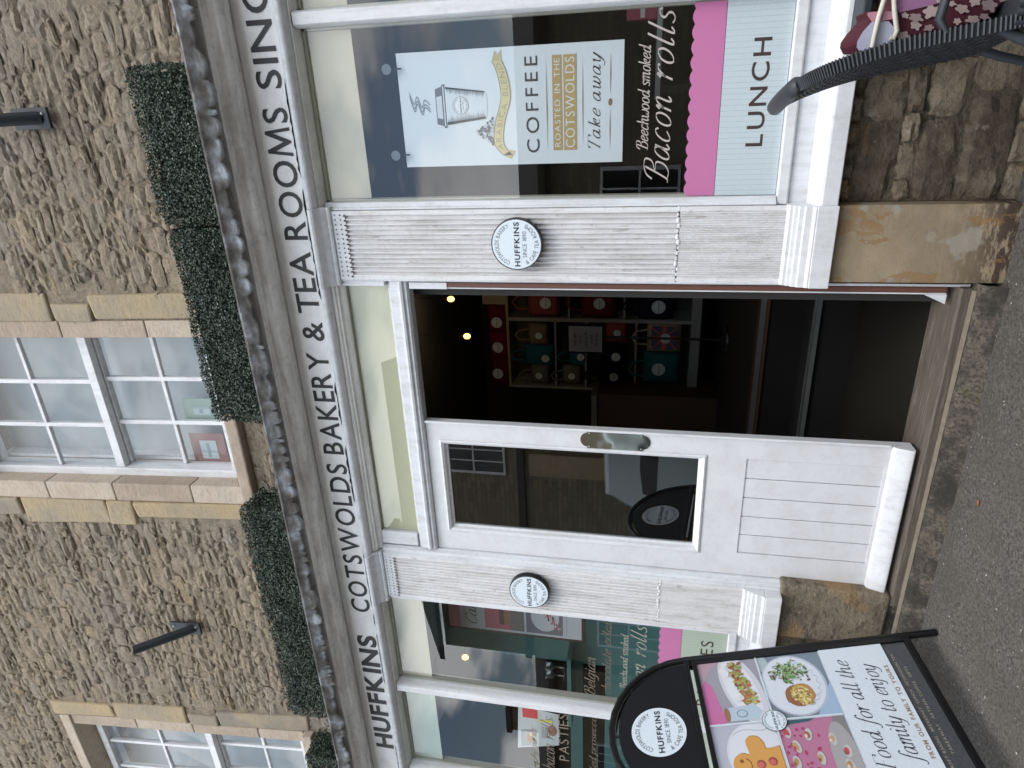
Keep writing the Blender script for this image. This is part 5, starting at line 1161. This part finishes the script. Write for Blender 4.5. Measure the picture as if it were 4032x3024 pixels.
# pinked edge of the white text panel
n = 110; zz = [(.05+i*.685/n, .545+(.006 if i % 2 else -.002)) for i in range(n+1)]
m.add([SP(p, q, .005+.0075) for p, q in zz]+[SP(p, .265, .005+.0075) for p, q in zz], [(i, i+1, n+2+i, n+1+i) for i in range(n)], (.60, .66, .72))
roundel(m, lambda a, b, k: SP(a, b, .005+.0090+k), .386, .839, .052, layers=(0, .0006, .0012))
TXT = lambda p, q: SP(p, q, .005+.0085); ink = (.035, .035, .05)
put(m, fitbox(script('Food for all the', .062, .26, .16), .122, .668, .420, .512), TXT, ink)
put(m, fitbox(script('family to enjoy', .062, .26, .16), .132, .632, .315, .408), TXT, ink)
put(m, fitbox(sans('FROM OUR FAMILY TO YOURS', 1, .12), .155, .612, .281, .299), TXT, (.30, .20, .13))
poly(rect(.05, .735, .160, .265), (.045, .048, .055), 1)
DTX = lambda p, q: SP(p, q, .005+.0020)
put(m, fitbox(sans('CRAFT BAKING  BREAKFAST  LUNCH  AFTERNOON TEA', 0, .14), .10, .675, .234, .2455), DTX, (.36, .30, .22))
put(m, fitbox(sans('TAKEAWAY  ARTISAN COFFEE  GIFTS', 0, .14), .17, .60, .205, .2165), DTX, (.36, .30, .22))
m.build('sign_print', PRINT, sgn)
setorigin(sgn)

# ================================================================== CHAIR AND BAG AT THE RIGHT
chx, chy = .28, -.50
ch = empty('cafe_armchair', (chx, chy, gz(chx, chy)), 'dark grey woven cafe armchair at the right edge, its back towards the door', 'chair')
prof_c = cr_spline([(-.068, .985), (-.050, .945), (-.026, .890), (.004, .80), (.030, .69), (.048, .58), (.066, .46), (.080, .38)], 9)
Yn, Yf = -.705, -.295
def backpt(t, v, off):      # t index in profile, v 0 near .. 1 far
    a = prof_c[max(t-1, 0)]; b = prof_c[min(t+1, len(prof_c)-1)]; dx, dz = b[0]-a[0], b[1]-a[1]; l = sqrt(dx*dx+dz*dz); nx_, nz_ = -dz/l, dx/l
    x, z = prof_c[t]; x += .024-.072*v; y = Yn+(Yf-Yn)*v; bow = -.006*(1-(2*v-1)**2)
    e = max(0, (1-t/10)) if t < 10 else 0; y = y+(.5-v)*.22*e**3*(Yf-Yn)*.35; z -= .010*(2*v-1)**2*e
    return (x+nx_*off+bow, y, z+nz_*off)
nt_ = len(prof_c); ny = 14
for off, nm in ((.0, 'back_shell'),):
    m = MB(); v = [backpt(t, j/ny, .014) for t in range(nt_) for j in range(ny+1)]; q = len(v); v += [backpt(t, j/ny, -.014) for t in range(nt_) for j in range(ny+1)]
    f = []
    for t in range(nt_-1):
        for j in range(ny):
            a = t*(ny+1)+j; f.append((a, a+1, a+ny+2, a+ny+1)); a += q; f.append((a, a+ny+1, a+ny+2, a+1))
    for t in range(nt_-1):
        for j in (0, ny): a = t*(ny+1)+j; f.append((a, a+ny+1, q+a+ny+1, q+a))
    for j in range(ny):
        for t in (0, nt_-1): a = t*(ny+1)+j; f.append((a, a+1, q+a+1, q+a))
    m.add(v, f).build('back_shell', WEAVE, ch, smooth=rad(50))
MB().tube([backpt(3, 0, 0)]+[backpt(1, k/8, 0) for k in range(9)]+[backpt(3, 1, 0)], [.016]+[.027]*9+[.016], 12).build('top_rail', WEAVE, ch, smooth=rad(60))
m = MB()        # raised weave: ribs across, and staggered straps
for t in range(1, nt_-1):
    for off in (.016,): m.tube([backpt(t, v, off) for v in [k/8 for k in range(9)]], .0030, 5)
for j in range(1, 13):
    for t in range(1+(j % 2), nt_-2, 2):
        m.tube([backpt(t, j/13, .017), backpt(t+1, j/13, .017)], .0042, 5)
for t in range(1, nt_-1):          # ribbed binding on the near edge
    p0, p1 = Vector(backpt(t, 0, -.017)), Vector(backpt(t, 0, .017)); m.tube([p0, p0+Vector((0, -.003, 0)), p1+Vector((0, -.003, 0)), p1], .0036, 5)
    pm = [(a+b)/2 for a, b in zip(backpt(t, 0, -.017), backpt(t+1 if t+1 < nt_ else t, 0, -.017))]
for j in range(0, 9):
    m.tube([backpt(t, min(.99, max(.01, (j-.5)/8)), -.0145) for t in range(1, nt_-1)], .0034, 5)
for t in range(2, nt_-1, 2): m.tube([backpt(t, v, -.0145) for v in [k/8 for k in range(9)]], .0022, 5)
m.build('weave', WEAVE, ch)
m = MB()
for j in range(1, 8):
    for t in range(2+2*(j % 2), nt_-3, 4):
        a, b, c, d = [Vector(backpt(q, vv, -.0152)) for q, vv in ((t, (j-.30)/8), (t, (j+.30)/8), (t+2, (j+.30)/8), (t+2, (j-.30)/8))]
        m.add([a+(d-a)*.2, b+(c-b)*.2, b+(c-b)*.8, a+(d-a)*.8], [(0, 1, 2, 3)])
m.build('weave_gaps', GAP, ch, kind='stuff')
for k, yy in enumerate((-.70, -.30)):
    MB().tube([(.075, yy, .60), (.11, yy, .625), (.20, yy, .612), (.40, yy-.01, .60), (.54, yy, .585), (.575, yy, .54)], [.012, .015, .016, .016, .015, .014], 10, flat=.8).build('armrest', DKGREY if k == 0 else WEAVE, ch, smooth=rad(50))
    MB().tube([(.575, yy, .54), (.585, yy, .30), (.60, yy, gz(.6, yy))], .016, 8).build('leg', DKGREY, ch)
    MB().tube([(.085, yy+.03, .47), (.050, yy+.02, .40), (.012, yy, .30), (-.035, yy-.01, .12), (-.065, yy-.01, gz(0, yy))], [.016, .016, .015, .014, .013], 8).build('leg', DKGREY, ch, smooth=rad(50))
m = MB().box(.08, .585, Yn, Yf, .395, .435)
m.build('seat', WEAVE, ch, .012)
m = MB()
for i in range(24): m.tube([(.09+i*.021, Yn-.004, .39), (.09+i*.021, Yn-.006, .44)], .006, 5)
m.build('seat_edge_weave', WEAVE, ch)
setorigin(ch)
# bag on the chair
def cz(px, py, Y): return at(3000+px*.4665, py*.4665, Y)
MAROON = fabric('maroon_cloth', (.070, .020, .029)); 
outl = [(770, 465), (735, 400), (742, 350), (800, 270), (900, 160), (885, 95), (1100, 92), (1140, 20), (1145, -250), (2200, -320), (2160, -40), (2000, 110), (1900, 180), (1700, 230), (1380, 300), (1150, 345), (1060, 385), (880, 420)]
front = [cz(px, py, -.56) for px, py in outl]; cxm = sum((v.x for v in front))/len(front); czm = sum(v.z for v in front)/len(front)
n = len(front); m = MB()
rim = [Vector((v.x, -.545, v.z)) for v in front]; bulge = [Vector((cxm+(v.x-cxm)*.86, -.60, czm+(v.z-czm)*.86)) for v in front]; back = [Vector((cxm+(v.x-cxm)*.95, -.40, czm+(v.z-czm)*.95)) for v in front]
m.add(bulge+rim+back, [tuple(range(n))]+[(i, (i+1) % n, n+(i+1) % n, n+i) for i in range(n)]+[(n+i, n+(i+1) % n, 2*n+(i+1) % n, 2*n+i) for i in range(n)]+[tuple(range(3*n-1, 2*n-1, -1))])
bag = m.build('shopping_bag', MAROON, None, .004, label='maroon leaf patterned bag with lilac lining and cream cords lying on the woven chair', cat='bag', smooth=rad(30))
m = MB(); pr = lambda pts, Y, col: m.add([cz(px, py, Y) for px, py in pts], [tuple(range(len(pts)))], col)
pr([(835, 448), (800, 400), (805, 350), (850, 270), (930, 182), (1070, 180), (1135, 250), (1130, 325), (1060, 380), (940, 405)], -.6035, (.38, .39, .50))
pr([(1130, 20), (1160, 108), (1290, 76), (1400, 52), (1510, 20), (1510, -250), (1140, -250)], -.6035, (.26, .12, .23))
pr([(885, 120), (900, 105), (1000, 95), (1100, 96), (1105, 160), (1010, 178), (930, 185)], -.6045, (.42, .20, .25))
rn = random.Random(6)
def oak(cx, cy, s_, a0, col, Y=-.6045):
    P = []
    for k in range(22):
        t = 2*pi*k/22; r = s_*(.62+.38*abs(cos(2.5*t)))*(1.25 if abs(t-pi) < .5 or t < .4 else 1); P.append((cx+r*cos(t+a0), cy+r*.72*sin(t+a0)))
    pr(P, Y, col)
for (x_, y_, s_, a_) in ((1300, 150, 62, .4), (1430, 100, 80, 2.0), (1300, 215, 55, 1.2), (1195, 300, 60, .2), (1410, 235, 45, 2.5), (1210, 130, 36, 1), (1690, 75, 62, .5), (1800, 15, 55, 2), (1920, 45, 78, 1.1), (1780, 165, 60, 2.8), (1880, 140, 45, .3), (1650, 180, 40, 1.5), (2040, -20, 60, .8), (1600, 30, 40, .2), (1700, -90, 70, .8), (1500, 10, 30, 0)):
    oak(x_, y_, s_*.95, a_, rn.choice([(.33, .25, .24), (.38, .29, .275), (.25, .18, .18)]), -.605-rn.random()*.002)
m.build('leaf_print', PRINT, bag)
CORD = plain('cream_cord', (.55, .52, .44), .8, 0, .1, 80, .002)
for pts in (((930, 400), (950, 300), (985, 150), (1030, 0), (1080, -160)), ((1085, 320), (1110, 330), (1140, 260), (1120, 100), (1115, 0), (1130, -160))):
    MB().tube([cz(px, py, -.615) for px, py in pts], .0068, 8).build('cord_handle', CORD, bag, smooth=rad(60))
# dark table edge behind the chair
p = at(3345, 60, -.16); q = at(3345, 380, -.16)
tb = empty('bistro_table', (.42, -.17, gz(0, 0)), 'black metal table edge tucked under the white sill behind the bag', 'table')
MB().box(.045, .80, -.22, -.075, p.z-.055, p.z-.028).build('table_top', DKGREY, tb, .004)
MB().tube([(.45, -.15, 0), (.45, -.15, p.z-.05)], .03, 10).build('pedestal', BLACK, tb); MB().tube([(.45, -.15, 0), (.45, -.15, .015), (.45, -.15, .02)], [.14, .13, .04], 20).build('base', BLACK, tb)
setorigin(tb)

# ================================================================== ACROSS THE STREET (seen in the glass)
def house(name, x0, x1, y0, y1, eave, ridge, label, wins, chims=()):
    root = empty(name, ((x0+x1)/2, (y0+y1)/2, -.13), label, 'house')
    MB().box(x0, x1, y0, y1, -.2, eave).build('wall', OPPW, root); ym = (y0+y1)/2
    MB().prof([(y0-.3, eave-.05), (ym, ridge), (y1+.3, eave-.05), (y1+.3, eave+.08), (ym, ridge+.13), (y0-.3, eave+.08)][0:6], x0-.2, x1+.2).build('roof', ROOFT, root)
    for (a, b, c, d) in wins:
        w = MB().box(a, b, y1-.02, y1+.05, c, d).build('window', UPW, root)
        n = 3; 
        for i in range(n):
            for (e, f) in ((c+.05, (c+d)/2-.02), ((c+d)/2+.02, d-.05)): MB().box(a+.05+i*(b-a-.1)/n+.02, a+.05+(i+1)*(b-a-.1)/n-.02, y1+.05, y1+.055, e, f).build('pane', CARG, w)
    for (a, b, h) in chims:
        c = MB().box(a, b, ym-.4, ym+.4, eave, h).build('chimney', OPPW, root); MB().box(a-.08, b+.08, ym-.48, ym+.48, h-.18, h).build('chimney_cap', ROOFT, c)
    setorigin(root)
house('stone_house', -13.2, -6.9, -16, -9.5, 6.3, 8.4, 'tall stone house across the street, mirrored in the door and left window glass', [(-7.95, -7.0, 4.45, 5.9), (-11, -9.8, 4.3, 5.8), (-12.6, -11.4, .9, 2.4)], [(-13.0, -12.2, 9.0)])
MB().box(-7.9, -7.35, -9.52, -9.42, 2.0, 3.9).build('ochre_pier', QUOIN, bpy.data.objects['stone_house']); MB().box(-13.2, -6.9, -9.52, -9.40, 4.02, 4.18).build('string_course', ROOFT, bpy.data.objects['stone_house']); setorigin(bpy.data.objects['stone_house'])
house('stone_cottage', -24, -13.5, -16, -9.5, 3.5, 4.5, 'low stone cottage across the street with a chimney, mirrored in the far left pane', [(-17, -16, 1.2, 2.4)], [(-19.6, -18.7, 5.6)])
house('stone_cottage', -6.9, 12, -16, -9.5, 3.4, 4.4, 'long low stone cottage across the street, mirrored in the right window', [(-5.6, -4.5, 1.0, 2.4), (-2.5, -1.4, 1.0, 2.4), (1.2, 2.3, 1.0, 2.4)], [(4, 4.8, 5.0)])
root = empty('parked_car', (-3.6, -5.4, -.13), 'silver parked car, mirrored in the glass of the closed door leaf', 'car')
side = [(-5.85, .35), (-5.90, .75), (-5.78, 1.02), (-5.45, 1.12), (-5.15, 1.60), (-4.95, 1.68), (-3.3, 1.70), (-2.95, 1.62), (-2.45, 1.12), (-1.55, .98), (-1.32, .72), (-1.30, .35)]
sc_ = cr_spline(side, 4); n = len(sc_); m = MB(); L4 = []
for y, kx, kz in ((-6.3, .97, .96), (-6.22, 1, 1), (-4.58, 1, 1), (-4.50, .97, .96)):
    L4.append([(-3.6+(x+3.6)*kx, y+(.10 if z > 1.15 else 0)*(1 if y < -5.4 else -1)*(z-1.15)*2, (.35+(z-.35)*kz)*1.22-.13) for x, z in sc_])
m.add([p for q in L4 for p in q], [tuple(range(n))]+[(i*n+k, i*n+(k+1) % n, (i+1)*n+(k+1) % n, (i+1)*n+k) for i in range(3) for k in range(n)]+[tuple(range(4*n-1, 3*n-1, -1))])
m.build('body', CARP, root, smooth=rad(40))
for a in ([(-5.05, 1.12), (-4.88, 1.50), (-4.1, 1.53), (-4.1, 1.12)], [(-4.02, 1.12), (-4.02, 1.53), (-3.2, 1.52), (-2.75, 1.12)]):
    MB().add([(x, -4.485-(.12 if z > 1.3 else 0), z*1.22-.13) for x, z in a]+[(x, -4.52-(.12 if z > 1.3 else 0), z*1.22-.13) for x, z in a], [(0, 1, 2, 3), (0, 1, 5, 4), (1, 2, 6, 5), (2, 3, 7, 6), (3, 0, 4, 7)]).build('side_window', CARG, root)
for x in (-5.0, -2.2):
    w = MB().tube([(x, -4.72, .19), (x, -4.49, .19)], .32, 24).build('wheel', TYRE, root); MB().tube([(x, -4.50, .19), (x, -4.475, .19)], .20, 16).build('rim', STEEL, w)
MB().box(-5.88, -5.60, -4.60, -4.49, .80, .98).build('tail_light', REDL, root); MB().box(-3.75, -3.55, -4.50, -4.47, .88, .91).build('door_handle', CARP, root)
setorigin(root)
setorigin(shop)
print('objects', len(bpy.data.objects))
